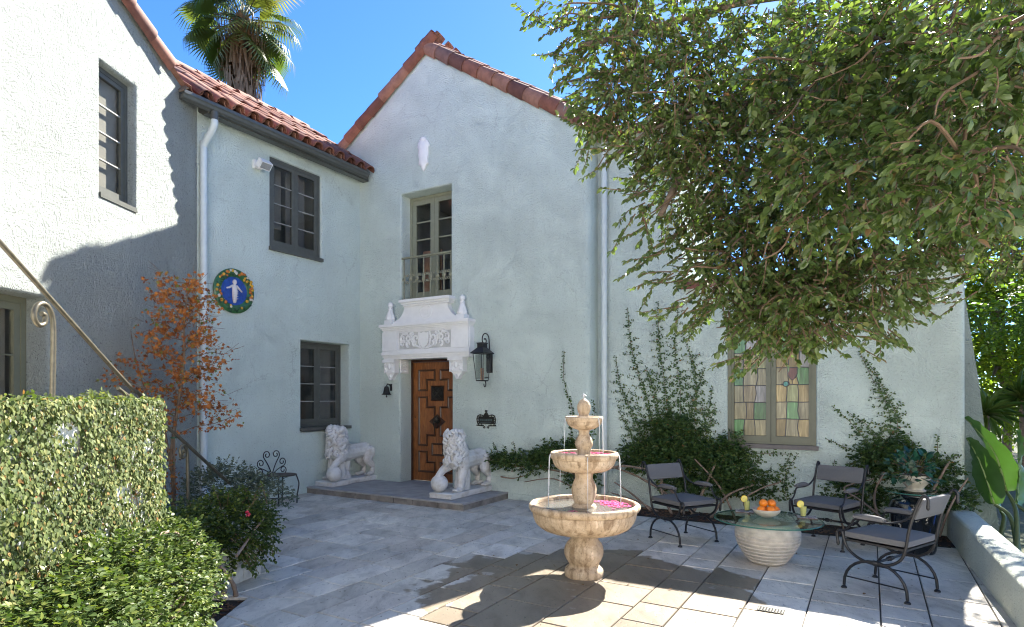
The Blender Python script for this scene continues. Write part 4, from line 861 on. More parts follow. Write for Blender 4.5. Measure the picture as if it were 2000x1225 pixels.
# ------------------------------------------------------------------ fountain
FX, FY = .628, 5.285
ft = thing('tiered_fountain', 'tan three tiered stone fountain running in the middle of the patio', 'fountain', (FX, FY, 0), .3)
def jit(k, amp, ph=0): return lambda a, z: amp*math.sin(k*a+ph+z*9)+amp*.6*math.sin((k*2+1)*a-z*23+ph)
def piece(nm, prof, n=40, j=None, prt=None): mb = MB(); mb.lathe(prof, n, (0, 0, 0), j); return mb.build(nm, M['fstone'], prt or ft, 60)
def sp(pr, k=4): return [(max(p.x, .001), p.y) for p in smooth_path([(r, z, 0) for r, z in pr], k)]
piece('pedestal', [(.13, -.01)]+sp([(.165, -.01), (.172, .02), (.168, .055), (.145, .075), (.132, .09), (.135, .11), (.158, .15), (.170, .20), (.158, .265), (.125, .31), (.104, .345), (.108, .375), (.12, .39)]), 48, jit(4, .018))
piece('basin', sp([(.10, .362), (.18, .368), (.30, .388), (.37, .416), (.42, .458), (.448, .52), (.452, .562)])+sp([(.468, .57), (.482, .595), (.476, .622), (.455, .632), (.436, .622), (.428, .60)])+[(.41, .56), (.25, .50), (.02, .48)], 72, jit(9, .006))
piece('pedestal', sp([(.12, .50), (.115, .58), (.105, .61), (.085, .63), (.095, .66), (.108, .72), (.105, .77), (.086, .82), (.073, .85), (.078, .885), (.082, .91)]), 40, jit(4, .03, 1))
piece('basin', sp([(.08, .898), (.15, .902), (.21, .918), (.25, .948), (.272, .99), (.276, 1.012)])+sp([(.288, 1.018), (.298, 1.042), (.292, 1.066), (.276, 1.074), (.262, 1.066), (.257, 1.05)])+[(.24, 1.02), (.02, 1.0)], 60, jit(7, .008))
piece('pedestal', sp([(.06, 1.0), (.058, 1.08), (.065, 1.105), (.079, 1.14), (.073, 1.18), (.052, 1.215), (.046, 1.24), (.052, 1.27), (.055, 1.28)]), 32, jit(4, .03, 2))
piece('basin', sp([(.05, 1.265), (.10, 1.28), (.142, 1.31), (.152, 1.335)])+sp([(.160, 1.342), (.167, 1.36), (.163, 1.378), (.152, 1.384), (.142, 1.376)])+[(.13, 1.355), (.02, 1.34)], 48, jit(6, .012))
piece('finial', sp([(.05, 1.34), (.047, 1.375), (.042, 1.40), (.05, 1.42), (.057, 1.45), (.055, 1.485), (.04, 1.515), (.022, 1.53), (.008, 1.54)]), 28, jit(5, .02))
for r, z in ((.43, .598), (.259, 1.048), (.143, 1.368)): mb = MB(); mb.lathe([(r, z-.002), (r*.7, z), (r*.3, z+.0005), (.01, z)], 40); mb.build('water_surface', M['water'], ft, 180)
rw = random.Random(6)
def stream(r0, an, z0, z1, out=.03, r=.004):
    mb = MB(); pts = []
    for k in range(9): t = k/8; rr_ = r0+out*math.sqrt(t)*.7+rw.uniform(-.0015, .0015); pts.append((rr_*math.cos(an), rr_*math.sin(an), lerp(z0, z1, t*t*.9+t*.1)))
    mb.tube(pts, [lerp(r, r*.55, k/8)*rw.uniform(.6, 1.3) for k in range(9)], 6); mb.build('water_stream', M['stream'], ft, 180)
va = -.3-math.pi/2  # towards the camera, in the fountain's own turn
for d in (-1.45, -1.38, -.02, 1.27, 1.38, 2.4, -2.5): stream(.297, va+d, 1.055, .60)
for d in (-1.3, .7, .98, 1.02, 1.9): stream(.166, va+d, 1.37, 1.05, .025, .0035)
mb = MB()
for k in range(5): an = rw.uniform(0, 6.28); mb.tube([(0, 0, 1.53), (.008*math.cos(an), .008*math.sin(an), 1.585+rw.uniform(-.02, .01)), (.022*math.cos(an), .022*math.sin(an), 1.56)], .004, 5)
mb.build('water_jet', M['stream'], ft, 180)
mb = MB(); pr_ = random.Random(14)
def petal(x, y, z):
    s_ = pr_.uniform(.010, .018); an = pr_.uniform(0, 6.28); ca, sa = math.cos(an), math.sin(an)
    P = [(-1, 0, .0), (-.3, -.7, .25), (.7, -.5, .35), (1, 0, .2), (.7, .5, .35), (-.3, .7, .25)]
    mb.add([(x+s_*(ca*u-sa*v), y+s_*(sa*u+ca*v), z+s_*w_+.001) for u, v, w_ in P], [(0, 1, 2, 3, 4, 5)])
for k in range(230):
    rr_ = pr_.gauss(.31, .055); an = pr_.gauss(.35, .36)
    if .16 < rr_ < .405: petal(FX+rr_*math.cos(an), FY+rr_*math.sin(an), .60)
for cx, cy_, n in ((-.14, -.26, 14), (.06, -.33, 10)):
    for k in range(n): petal(FX+cx+pr_.gauss(0, .025), FY+cy_+pr_.gauss(0, .015), .60)
for cx, cy_, n in ((-.15, -.1, 12), (-.12, .12, 12), (.13, .12, 26), (.17, .02, 8)):
    for k in range(n): petal(FX+cx+pr_.gauss(0, .03), FY+cy_+pr_.gauss(0, .025), 1.05)
for k in range(9): petal(FX-.08+pr_.gauss(0, .02), FY-.03+pr_.gauss(0, .03), 1.37)
o = mb.build('flower_petals', leafmat('magenta_petal', [(0, (.42, .01, .10)), (.5, (.62, .02, .2)), (1, (.7, .12, .3))], .5, .25, .3, False, (1.3, .6, 1.1)), None, 180); o['kind'] = 'stuff'
# ------------------------------------------------------------------ curule chairs
def make_chair():
    t = thing('patio_armchair', '', 'chair')
    I = M['iron']
    for sx in (-1, 1):
        x = sx*.255
        a = MB(); a.tube([(x, -.235*math.cos(k*math.pi/14), .025+.235*math.sin(k*math.pi/14)**.85) for k in range(15)], .0115, 7)
        for y in (-.235, .235): a.lathe([(.024, 0), (.024, .008), (.012, .02)], 8, (x, y, 0))
        a.tube([(x, -.215, .10), (x, .215, .10)], .006, 5); a.build('leg_arch', I, t, 60)
        s_ = MB(); s_.tube(smooth_path([(x, .285, .37), (x, .292, .43), (x, .275, .462), (x, .25, .455), (x, .238, .40), (x, .20, .32), (x, .11, .262), (x, 0, .245), (x, -.11, .262), (x, -.19, .32), (x, -.225, .42), (x, -.245, .55), (x, -.285, .70), (x, -.325, .80), (x, -.35, .825), (x, -.372, .80), (x, -.372, .755)], 4), [.0115]*60+[.0105]*5 if False else .0115, 7)
        s_.ell((x, .283, .36), (.012, .014, .026)); s_.ell((x, -.372, .745), (.012, .014, .026)); s_.build('side_frame', I, t, 60)
        m_ = MB(); m_.tube(smooth_path([(x, -.30, .735), (x, -.255, .655), (x, -.17, .60), (x, -.05, .575), (x, .08, .578), (x, .15, .57), (x, .175, .53), (x, .21, .485), (x, .25, .462)], 4), .009, 6); m_.build('arm', I, t, 60)
        p_ = MB(); p_.ell((x, .04, .603), (.028, .125, .022), None, 12, 8); p_.box(x-.024, x+.024, -.075, .155, .584, .604); 
        pm_ = bpy.data.meshes.new('p'); p_.build('arm_pad', M['cushion'], t, 60)
    s_ = MB(); s_.tube([(-.255, 0, .252), (.255, 0, .252)], .010, 7); s_.ell((0, 0, .252), (.032, .02, .02)); s_.ell((-.04, 0, .252), (.01, .016, .016)); s_.ell((.04, 0, .252), (.01, .016, .016))
    for sx in (-1, 1): s_.ell((sx*.255, 0, .252), (.018, .03, .022))
    s_.build('stretcher', I, t, 60)
    s_ = MB(); s_.box(-.25, .25, -.225, .235, .385, .402); s_.build('seat_frame', I, t)
    def pillow(nm, cx, cy, cz, hx, hy, hz, rx=0, bul=.012):
        c_ = MB(); vs = []; fs = []; N = 8
        R3 = Matrix.Rotation(rx, 3, 'X')
        for top in (1, -1):
            for j in range(N+1):
                for i in range(N+1):
                    u, v = -1+2*i/N, -1+2*j/N; e = max(abs(u), abs(v)); uu = u*(1-.03*(abs(v) > .99)); vv = v*(1-.03*(abs(u) > .99))
                    z = hz*(1 if e < .99 else .62)+bul*(1-u*u)*(1-v*v)
                    vs.append(Vector((cx, cy, cz))+R3 @ Vector((hx*uu*(1+.0 if e > .99 else .985), hy*vv*(1 if e > .99 else .985), top*z)))
        n1 = (N+1)**2
        for j in range(N):
            for i in range(N): q = j*(N+1)+i; fs.append((q, q+1, q+N+2, q+N+1)); fs.append((n1+q+N+1, n1+q+N+2, n1+q+1, n1+q))
        edge = [i for i in range(N+1)]+[j*(N+1)+N for j in range(1, N+1)]+[N*(N+1)+i for i in range(N-1, -1, -1)]+[j*(N+1) for j in range(N-1, 0, -1)]
        for k in range(len(edge)): a_, b_ = edge[k], edge[(k+1) % len(edge)]; fs.append((a_, n1+a_, n1+b_, b_))
        c_.add(vs, fs); return c_.build(nm, M['cushion'], t, 50)
    pillow('seat_cushion', 0, .005, .437, .248, .238, .034)
    pillow('back_cushion', 0, -.298, .715, .238, .085, .016, math.radians(111), .006)
    return t
ch = make_chair()
for i, (a_, b_, fa, fb, lab) in enumerate(((6.11, -1.33, .84, -.54, 'grey cushioned iron armchair between the fountain and the glass table'), (7.47, -.74, -.36, -.93, 'grey cushioned iron armchair backing onto the wall under the window'), (8.0, -2.2, -.9, .43, 'nearest grey cushioned iron armchair, seen from behind by the parapet wall'))):
    o = ch if i == 0 else copy_tree(ch); o.location = W(a_, b_, .001); d = U*fa+V*fb; o.rotation_euler = (0, 0, math.atan2(d.y, d.x)-math.pi/2); o['label'] = lab; o['group'] = 'cushioned armchairs round the glass table'
# ------------------------------------------------------------------ glass table and what stands on it
tc = W(7.03, -1.83); TZ = .405
tb = thing('glass_table', 'round glass topped table on a ribbed stone pot', 'table', tc)
prof = []; N = 11
for k in range(N*4+1):
    t = k/(N*4); r = .143+(.285-.143)*math.sin(min(1, t/.72)*math.pi/2)**.9 if t < .72 else .285-.045*((t-.72)/.28)**1.6
    ph = (k % 4)/4; prof.append((r+(.012*(ph) if k % 4 else -.001), t*(TZ-.018)))
prof += [(.22, TZ-.016), (.20, TZ-.03), (.19, TZ-.1)]
mb = MB(); mb.lathe([(.12, 0)]+prof, 64, (0, 0, 0), lambda a, z: .006*math.sin(3*a+z*5)+.004*math.sin(23*a+40*z)); mb.build('ribbed_pot', M['potstone'], tb, 60)
mb = MB(); mb.lathe([(.001, -.006), (.46, -.006), (.47, -.004), (.474, 0), (.47, .004), (.46, .006), (.001, .006)], 72, (0, 0, TZ)); o = mb.build('glass_top', M['tableglass'], tb, 60)
mb = MB(); mb.tube([(.473*math.cos(2*math.pi*k/72), .473*math.sin(2*math.pi*k/72), TZ) for k in range(72)], .0062, 8, True); mb.build('glass_edge', M['glassedge'], tb, 60)
TT = TZ+.0065; bc = at(1497, 1000, 5.75); bc.z = TT
bw_ = thing('fruit_bowl', 'cream ceramic bowl full of oranges on the glass table', 'bowl', bc)
mb = MB(); mb.lathe(sp([(.04, 0), (.05, .004), (.085, .022), (.115, .05), (.128, .078)])+[(.124, .08)]+sp([(.118, .07), (.09, .035), (.05, .015), (.01, .012)]), 36); mb.build('bowl', simple('cream_glaze', (.62, .56, .46), .35, 0, .06), bw_, 60)
def peel():
    m, nt, p = mat('orange_peel'); v = coord(nt); n = tnoise(nt, v, 160, 2); b = tnoise(nt, v, 12, 3)
    nt.links.new(ramp(nt, b.outputs[0], [(.3, (.72, .17, .008)), (.7, (.86, .25, .012))]).outputs[0], p.inputs['Base Color']); setin(p, Roughness=.38); bump(nt, p, n.outputs[0], .25, .002); return m
pm = peel(); ol = ['orange on top of the fruit bowl pile at the left', 'orange on top of the fruit bowl pile at the right', 'orange at the left rim of the cream bowl', 'orange at the front middle of the cream bowl', 'orange at the right rim of the cream bowl', 'orange hidden at the back of the cream bowl']
for (dx, dy, z), lab in zip(((-.03, .0, .132), (.055, .012, .128), (-.062, -.035, .073), (.016, -.06, .076), (.078, -.02, .068), (.0, .07, .07)), ol):
    o = thing('orange', lab, 'orange', bc+Vector((dx, dy, z)), (dx*9, dy*7, dx*20), 'oranges in the bowl'); mb = MB(); mb.ell((0, 0, 0), (.0405, .0405, .0385), None, 20, 12); mb.build('peel', pm, o, 180)
    mb = MB(); mb.ell((0, 0, .037), (.005, .005, .003), None, 6, 4); mb.build('stem_end', M['twig'], o, 180)
gl = [(at(1459, 996, 6.02), 'lemonade glass on the far left side of the glass table', -1), (at(1569, 1010, 5.72), 'lemonade glass on the right side of the glass table', 1)]
lem = simple('cloudy_lemonade', (.72, .64, .22), .3, 0, .05); rind = simple('lemon_rind', (.75, .50, .02), .4, 0, .05); pulp = simple('lemon_pulp', (.80, .68, .18), .4, 0, .1, 60)
tlab = ['grey mosaic tray under the left lemonade glass', 'grey mosaic tray under the right lemonade glass']
for i, (gp, lab, sx) in enumerate(gl):
    gp.z = TT
    T = thing('mosaic_tray', tlab[i], 'tray', gp+Vector((.03*sx, -.01, 0)), HROT+.2, 'mosaic trays on the table'); mb = MB(); mb.box(-.085, .085, -.065, .065, 0, .008); mb.build('base', M['darkwood'], T)
    rm = random.Random(i); mt = [simple('mosaic_%s' % n, c, .4) for n, c in (('grey', (.25, .24, .26)), ('pearl', (.5, .48, .47)), ('mauve', (.2, .15, .2)))] if i == 0 else mt
    for ix in range(8):
        for iy in range(6): mb = MB(); x0, y0 = -.083+ix*.0208, -.063+iy*.021; mb.box(x0+.001, x0+.0195, y0+.001, y0+.0195, .008, .0115+rm.uniform(0, .001)); mb.build('mosaic_piece', mt[rm.randrange(3)], T, None)
    G_ = thing('lemonade_glass', lab, 'glass', gp+Vector((0, 0, .0125)), 0, 'glasses of lemonade')
    mb = MB(); mb.lathe([(.024, 0), (.026, .003), (.032, .115), (.0305, .115), (.0245, .006), (.001, .005)], 24); mb.build('tumbler', M['window_glass'] if False else glassmat('thin_tumbler_glass', (.93, .95, .94), 1.35) if i == 0 else bpy.data.materials['thin_tumbler_glass'], G_, 60)
    mb = MB(); mb.lathe([(.001, .0065), (.0235, .0065), (.029, .095), (.001, .095)], 24); mb.build('lemonade', lem, G_, 60)
    mb = MB(); c_ = (-.03, -.005, .118); n = 18
    vs = [(c_[0]+.03*math.cos(2*math.pi*k/n), c_[1]+y, c_[2]+.03*math.sin(2*math.pi*k/n)) for y in (-.004, .004) for k in range(n)]; mb.add(vs, [tuple(range(n)), tuple(range(n, 2*n))[::-1]]+[(k, (k+1) % n, n+(k+1) % n, n+k) for k in range(n)]); mb.build('lemon_slice', pulp, G_)
    mb = MB(); mb.tube([(c_[0]+.0305*math.cos(2*math.pi*k/n), c_[1], c_[2]+.0305*math.sin(2*math.pi*k/n)) for k in range(n)], .0045, 6, True); mb.build('lemon_rind', rind, G_, 60)
# ------------------------------------------------------------------ urn stand with potted plant
uc = W(8.25, -.62)
ur = thing('urn_side_table', 'glossy dark blue glazed urn carrying a small round glass top by the wall', 'side table', uc)
def glaze():
    m, nt, p = mat('dark_blue_drip_glaze'); v = coord(nt); mp = nt.nodes.new('ShaderNodeMapping'); mp.inputs['Scale'].default_value = (3, 3, 1.2); nt.links.new(v, mp.inputs[0]); n = tnoise(nt, mp.outputs[0], 2.2, 5, .6, .8); n2 = tnoise(nt, v, 22, 5, .7)
    c = ramp(nt, n.outputs[0], [(.5, (.004, .005, .007)), (.62, (.006, .008, .014)), (.67, (.010, .04, .17)), (.74, (.006, .010, .02))]).outputs[0]; w_ = mth(nt, 'MULTIPLY', ramp(nt, n2.outputs[0], [(.56, 0.), (.62, 1.)]).outputs[0], ramp(nt, tnoise(nt, v, 5, 2).outputs[0], [(.52, 0.), (.6, 1.)]).outputs[0])
    nt.links.new(mixc(nt, w_, c, (.5, .46, .38)), p.inputs['Base Color']); setin(p, Roughness=.07); p.inputs['Coat Weight'].default_value = .5; return m
mb = MB(); mb.lathe([(.12, 0)]+sp([(.17, 0), (.185, .05), (.2, .2), (.225, .36), (.23, .44), (.205, .51), (.15, .545), (.135, .56), (.14, .585), (.145, .592)]), 48); mb.build('urn', glaze(), ur, 60)
mb = MB(); mb.lathe([(.001, -.005), (.26, -.005), (.266, 0), (.26, .005), (.001, .005)], 48, (0, 0, .599)); mb.build('glass_top', M['tableglass'], ur, 60)
mb = MB(); mb.tube([(.264*math.cos(2*math.pi*k/48), .264*math.sin(2*math.pi*k/48), .599) for k in range(48)], .005, 6, True); mb.build('glass_edge', M['glassedge'], ur, 60)
pt = thing('planter_pot', 'cream stone bowl planter standing on the blue urn', 'planter', uc+Vector((0, 0, .605)))
mb = MB(); mb.lathe(sp([(.09, 0), (.095, .012), (.075, .025), (.085, .05), (.12, .09), (.132, .13), (.126, .155), (.132, .165)])+[(.12, .165), (.11, .14), (.01, .138)], 36); mb.build('pot', simple('cream_stone', (.46, .42, .34), .7, 0, .22, 12, .4, 50), pt, 60)
mb = MB(); mb.lathe([(.001, .141), (.11, .142)], 24); mb.build('potting_soil', M['soil'], pt)
# ------------------------------------------------------------------ small wrought iron side chair
sc = thing('fan_back_chair', 'small black wrought iron chair with a scrolled fan back by the left wall', 'chair', W(.50, -2.08), HROT)
SZ = .425; I = M['iron']
mb = MB(); mb.lathe([(.001, SZ-.012), (.20, SZ-.012), (.215, SZ-.008), (.22, SZ), (.205, SZ+.006), (.15, SZ+.002), (.001, SZ)], 36); mb.build('seat', simple('rusty_brown_iron', (.06, .03, .022), .5, .3, .5, 14), sc, 60)
for k, an in enumerate((.95, 2.4, 4.0, 5.45)):
    mb = MB(); d = Vector((math.cos(an), math.sin(an), 0)); mb.tube(smooth_path([d*.205+Vector((0, 0, SZ-.012)), d*.225+Vector((0, 0, SZ-.07)), d*.242+Vector((0, 0, .28)), d*.22+Vector((0, 0, .12)), d*.215+Vector((0, 0, 0))], 5), .010, 7); mb.build('leg', I, sc, 60)
mb = MB(); 
for an, an2 in ((.95, 4.0), (2.4, 5.45)): mb.tube([(.215*math.cos(an), .215*math.sin(an), .085), (.215*math.cos(an2), .215*math.sin(an2), .085)], .006, 5)
mb.build('stretcher', I, sc, 60)
bx = -.205
for k, an in enumerate((-1.38, -.86, -.3, .3, .86, 1.38)):
    Lh = (.235, .295, .35, .35, .295, .235)[k]; d = Vector((math.sin(an), math.cos(an))); sgn = -1 if an < 0 else 1; nrm = Vector((d.y, -d.x))*sgn
    base = Vector((0, SZ-.01)); pts = [base, base+d*Lh*.45+nrm*.018, base+d*Lh*.8+nrm*.05]
    c_ = base+d*Lh*.86+nrm*-.012; a0 = math.atan2((pts[-1]-c_).y, (pts[-1]-c_).x)
    pts += [c_+Vector((math.cos(a0+sgn*t), math.sin(a0+sgn*t)))*lerp(.064, .018, i/13) for i, t in enumerate([j*.62 for j in range(14)])][1:]
    mb = MB(); mb.tube(smooth_path([(bx-.04*(p.y-SZ), -p.x, p.y) for p in pts], 3), .0075, 6); mb.build('back_scroll', I, sc, 60)
# floor drain and fallen leaves
dr = thing('floor_drain', 'rectangular slotted metal drain grate set in the wet pavers', 'drain', W(7.24, -3.2, .004), HROT)
mb = MB(); mb.box(-.09, .09, -.05, .05, -.003, .0005); mb.build('pit', simple('drain_pit', (.012, .011, .01), .9), dr)
for k in range(9): mb = MB(); mb.box(-.085+k*.02, -.075+k*.02, -.048, .048, .0005, .004); mb.build('bar', M['bronze'], dr)
# ------------------------------------------------------------------ vegetation
def T_leaf(wid=.5, cup=.12, n=4):   # leaf blade along +x, normal +z
    xs = [i/n for i in range(n+1)]; V_ = []; F_ = []
    pro = lambda t: math.sin(math.pi*min(1, max(0, t))**.85)**.8*wid/2
    for i, x in enumerate(xs):
        z = -cup*x*x
        if i in (0, n): V_.append((x, 0, z))
        else: V_ += [(x, -pro(x), z+cup*.5), (x, 0, z), (x, pro(x), z+cup*.5)]
    idx = lambda i, k: 0 if i == 0 else (len(V_)-1 if i == n else 1+(i-1)*3+k)
    for i in range(n):
        for k in (0, 1):
            q = [idx(i, k), idx(i, k+1), idx(i+1, k+1), idx(i+1, k)]; u = []
            for v in q:
                if v not in u: u.append(v)
            F_.append(tuple(u))
    return np.array(V_), F_
LF_OAK = T_leaf(.53, .15, 3); LF_IVY = T_leaf(.62, .12, 3); LF_LONG = T_leaf(.34, .2, 4)
def star():
    V_ = [(0, 0, 0)]; an = [-2.2, -1.1, 0, 1.1, 2.2]; L = [.5, .85, 1., .85, .5]
    for k in range(5):
        V_.append((.28+.62*L[k]*math.cos(an[k])*.9, .7*L[k]*math.sin(an[k]), -.12*L[k]))
        if k < 4: m_ = (an[k]+an[k+1])/2; V_.append((.28+.22*math.cos(m_), .22*math.sin(m_), .02))
    V_.append((.28, 0, .03)); c = len(V_)-1
    return np.array(V_), [(c, i, i+1) for i in range(1, 9)]+[(c, 0, 1), (c, 9, 0)]
LF_STAR = star()
class Leaves:
    def __init__(s): s.P = []; s.D = []; s.N = []; s.S = []
    def add(s, p, d, n, sz): s.P.append(tuple(p)); s.D.append(tuple(d)); s.N.append(tuple(n)); s.S.append(sz)
    def arr(s):
        P = np.array(s.P); D = np.array(s.D); N = np.array(s.N); Z = np.array(s.S)
        D /= np.linalg.norm(D, axis=1)[:, None]+1e-9; Wd = np.cross(N, D); Wd /= np.linalg.norm(Wd, axis=1)[:, None]+1e-9; N = np.cross(D, Wd)
        return P, D, Wd, N, Z
def mesh_arrays(name, V_, faces_loops, starts, totals, m):
    me = bpy.data.meshes.new(name); me.vertices.add(len(V_)); me.vertices.foreach_set('co', V_.astype(np.float32).ravel())
    me.loops.add(len(faces_loops)); me.loops.foreach_set('vertex_index', faces_loops.astype(np.int32)); me.polygons.add(len(starts))
    me.polygons.foreach_set('loop_start', starts.astype(np.int32)); me.polygons.foreach_set('loop_total', totals.astype(np.int32))
    me.polygons.foreach_set('use_smooth', np.ones(len(starts), bool)); me.update(calc_edges=True); me.materials.append(m); return me
def foliage(lv, tmpl, m, parent, nm='foliage', leaf='leaf', singles=300, local=None, mi=None, keep=None):
    """the leaves that show largest become parts of their own, the rest one joined part"""
    P, D, Wd, N, Z = lv.arr(); o0 = np.array(local if local is not None else (0, 0, 0)); TV, TF = tmpl
    dist = np.linalg.norm(P-np.array((0, 0, 1.55)), axis=1); px = 1000+1183*P[:, 0]/np.maximum(P[:, 1], .1); py = 776-1183*(P[:, 2]-1.55)/np.maximum(P[:, 1], .1)
    ins = (px > 5) & (px < 1995) & (py > 5) & (py < 1220) & (P[:, 1] > .3)
    score = np.where(ins, Z/dist, 0)
    if keep is not None: score = score*keep(P)
    order = np.argsort(-score); one = order[:singles] if singles else order[:0]; rest = order[singles:] if singles else order
    if singles:
        tm = bpy.data.meshes.new(leaf); tm.from_pydata(TV.tolist(), [], TF); tm.polygons.foreach_set('use_smooth', [True]*len(tm.polygons)); tm.materials.append(mi or m)
        for i in one:
            if score[i] <= 0: continue
            M4 = Matrix(np.column_stack((np.vstack((D[i]*Z[i], Wd[i]*Z[i], N[i]*Z[i])).T, P[i]-o0)).tolist()+[[0, 0, 0, 1]]); link(leaf, tm, None, parent, mw=M4)
    if len(rest):
        n = len(rest); P, D, Wd, N, Z = (x[rest] for x in (P, D, Wd, N, Z))
        Vt = (P-o0)[:, None, :]+Z[:, None, None]*(TV[None, :, 0, None]*D[:, None, :]+TV[None, :, 1, None]*Wd[:, None, :]+TV[None, :, 2, None]*N[:, None, :])
        fl = np.concatenate([np.array(f) for f in TF]); tot = np.array([len(f) for f in TF]); nv = len(TV)
        loops = (fl[None, :]+(np.arange(n)*nv)[:, None]).ravel(); totals = np.tile(tot, n); starts = np.concatenate(([0], np.cumsum(totals)[:-1]))
        me = mesh_arrays(nm, Vt.reshape(-1, 3), loops, starts, totals, m); o = link(nm, me, None, parent)
        if singles: o['kind'] = 'stuff'
def rv(r): return Vector((r.gauss(0, 1), r.gauss(0, 1), r.gauss(0, 1))).normalized()
def spray(r, lv, tw, p, d, L, size, step, droop=.5, spread=.9, jitter=.25, up=.6):
    n = max(3, int(L/step)); pts = [Vector(p)]; d = Vector(d).normalized(); k = 1
    for i in range(n):
        d = (d+Vector((0, 0, -droop*step*2.2))+rv(r)*jitter*.35).normalized(); q = pts[-1]+d*step; pts.append(q); k = -k
        sd = d.cross(Vector((0, 0, 1)));  sd = sd.normalized() if sd.length > .05 else Vector((1, 0, 0))
        for s_ in ((k,) if r.random() < .55 else (k, -k)):
            D = (d*.55+sd*s_*spread+rv(r)*.35+Vector((0, 0, -.25))).normalized()
            N = (Vector((0, 0, up))+rv(r)*.55+sd*s_*.15); lv.add(q, D, N, size*r.uniform(.5, 1.25))
    D = (d+rv(r)*.3).normalized(); lv.add(pts[-1], D, Vector((0, 0, 1))+rv(r)*.5, size)
    if tw is not None: tw.tube([pts[0], pts[len(pts)//2], pts[-1]], [.0045, .0034, .002], 4)
# ---- the oak that hangs over the patio from the right
OAKM = leafmat('oak_leaf', [(0, (.055, .088, .024)), (.35, (.085, .128, .033)), (.75, (.12, .168, .048)), (.94, (.17, .21, .065)), (.98, (.19, .19, .06)), (1, (.2, .10, .045))], .33, .3, .6)
OAKI = leafmat('oak_leaf_single', [(0, (.045, .08, .024)), (.5, (.075, .12, .034)), (.95, (.115, .16, .05)), (1, (.19, .11, .045))], .33, .3, .6, True)
TRK = Vector((4.95, 4.7, 0)); oak = thing('oak_tree', 'large evergreen oak whose leafy branches overhang the right half of the patio', 'tree', TRK)
r = random.Random(33); lv = Leaves(); tw = MB()
# crown lobes: centre, radii
LOBES = [((1740, 150, 4.2), (.95, .8, .80), 430), ((1480, 140, 4.1), (.75, .7, .78), 400), ((1230, 30, 4.0), (.50, .5, .32), 160), ((1300, 190, 3.9), (.48, .5, .44), 170), ((1400, 330, 4.0), (.58, .55, .60), 350),
         ((1540, 470, 3.9), (.60, .55, .58), 300), ((1450, 520, 3.8), (.42, .4, .40), 170), ((1545, 600, 3.7), (.36, .4, .28), 150), ((1690, 540, 3.6), (.36, .4, .32), 150), ((1800, 380, 3.8), (.62, .6, .46), 260),
         ((1930, 250, 3.6), (.55, .6, .75), 300), ((1850, 90, 2.8), (.50, .45, .42), 150), ((1950, 440, 4.4), (.5, .6, .32), 130), ((1180, 150, 3.9), (.26, .3, .36), 70), ((1650, 330, 3.0), (.45, .4, .40), 140), ((1880, 300, 2.5), (.32, .3, .35), 80), ((1620, 130, 3.2), (.45, .4, .3), 90), ((1960, 60, 2.4), (.3, .3, .35), 60)]
limbs = []
for (c, rad, nt_) in LOBES:
    c = at(*c); limbs.append(c)
    for i in range(int(nt_*1.75)):
        q = rv(r); q = q*(r.random()**.33); p = c+Vector((q.x*rad[0], q.y*rad[1], q.z*rad[2]))*.88
        out = Vector((q.x/rad[0]*.5-.15, q.y*.5-.05, q.z*.6-.55)); d = (out*.8+rv(r)*.75).normalized()
        spray(r, lv, tw, p, d, r.uniform(.07, .18), .043*(1.25 if c.y < 3.3 else 1.), .0155, .45, .85, .7)
# loose hanging sprays on the near and left outline
for px, py, Y, dx, dz, L in ((1060, 20, 4.0, -.8, -.5, .42), (1110, 60, 4.0, -.9, -.6, .38), (1150, 110, 4.0, -.9, -.7, .4), (1130, 30, 4.1, -1, -.2, .4), (1210, 150, 3.8, -.9, -.2, .42), (1180, 190, 3.8, -1, .05, .4), (1200, 250, 3.8, -1, .0, .42), (1170, 240, 3.8, -.8, -.6, .4), (1230, 300, 3.8, -1, -.1, .4), (1190, 310, 3.8, -.8, -.5, .34), (1260, 380, 3.8, -1, -.2, .4), (1250, 430, 3.8, -.5, -.9, .4), (1290, 480, 3.7, -.9, -.4, .4), (1320, 540, 3.7, -.9, -.25, .42), (1340, 590, 3.7, -.8, -.4, .4), (1370, 620, 3.7, -.3, -.8, .3), (1430, 650, 3.6, -.5, -.6, .36), (1480, 680, 3.6, -.6, -.4, .4), (1500, 660, 3.5, .2, -.9, .3), (1580, 640, 3.5, .3, -.8, .3), (1650, 640, 3.4, .7, -.5, .36), (1700, 610, 3.4, .8, -.5, .36), (1760, 560, 3.6, .8, -.4, .36), (1720, 650, 3.4, .5, -.6, .2), (1880, 545, 3.8, -.8, -.35, .40), (1890, 570, 3.8, -.6, -.7, .34), (1830, 500, 3.7, .3, -.6, .34), (1950, 520, 4.0, -.4, -.5, .3)):
    p = at(px, py, Y)
    for k in range(4): spray(r, lv, tw, p+rv(r)*.05, Vector((dx, r.uniform(-.4, .3), dz))+rv(r)*.35, L*r.uniform(.3, .85), .044, .0165, .4, .85, .65)
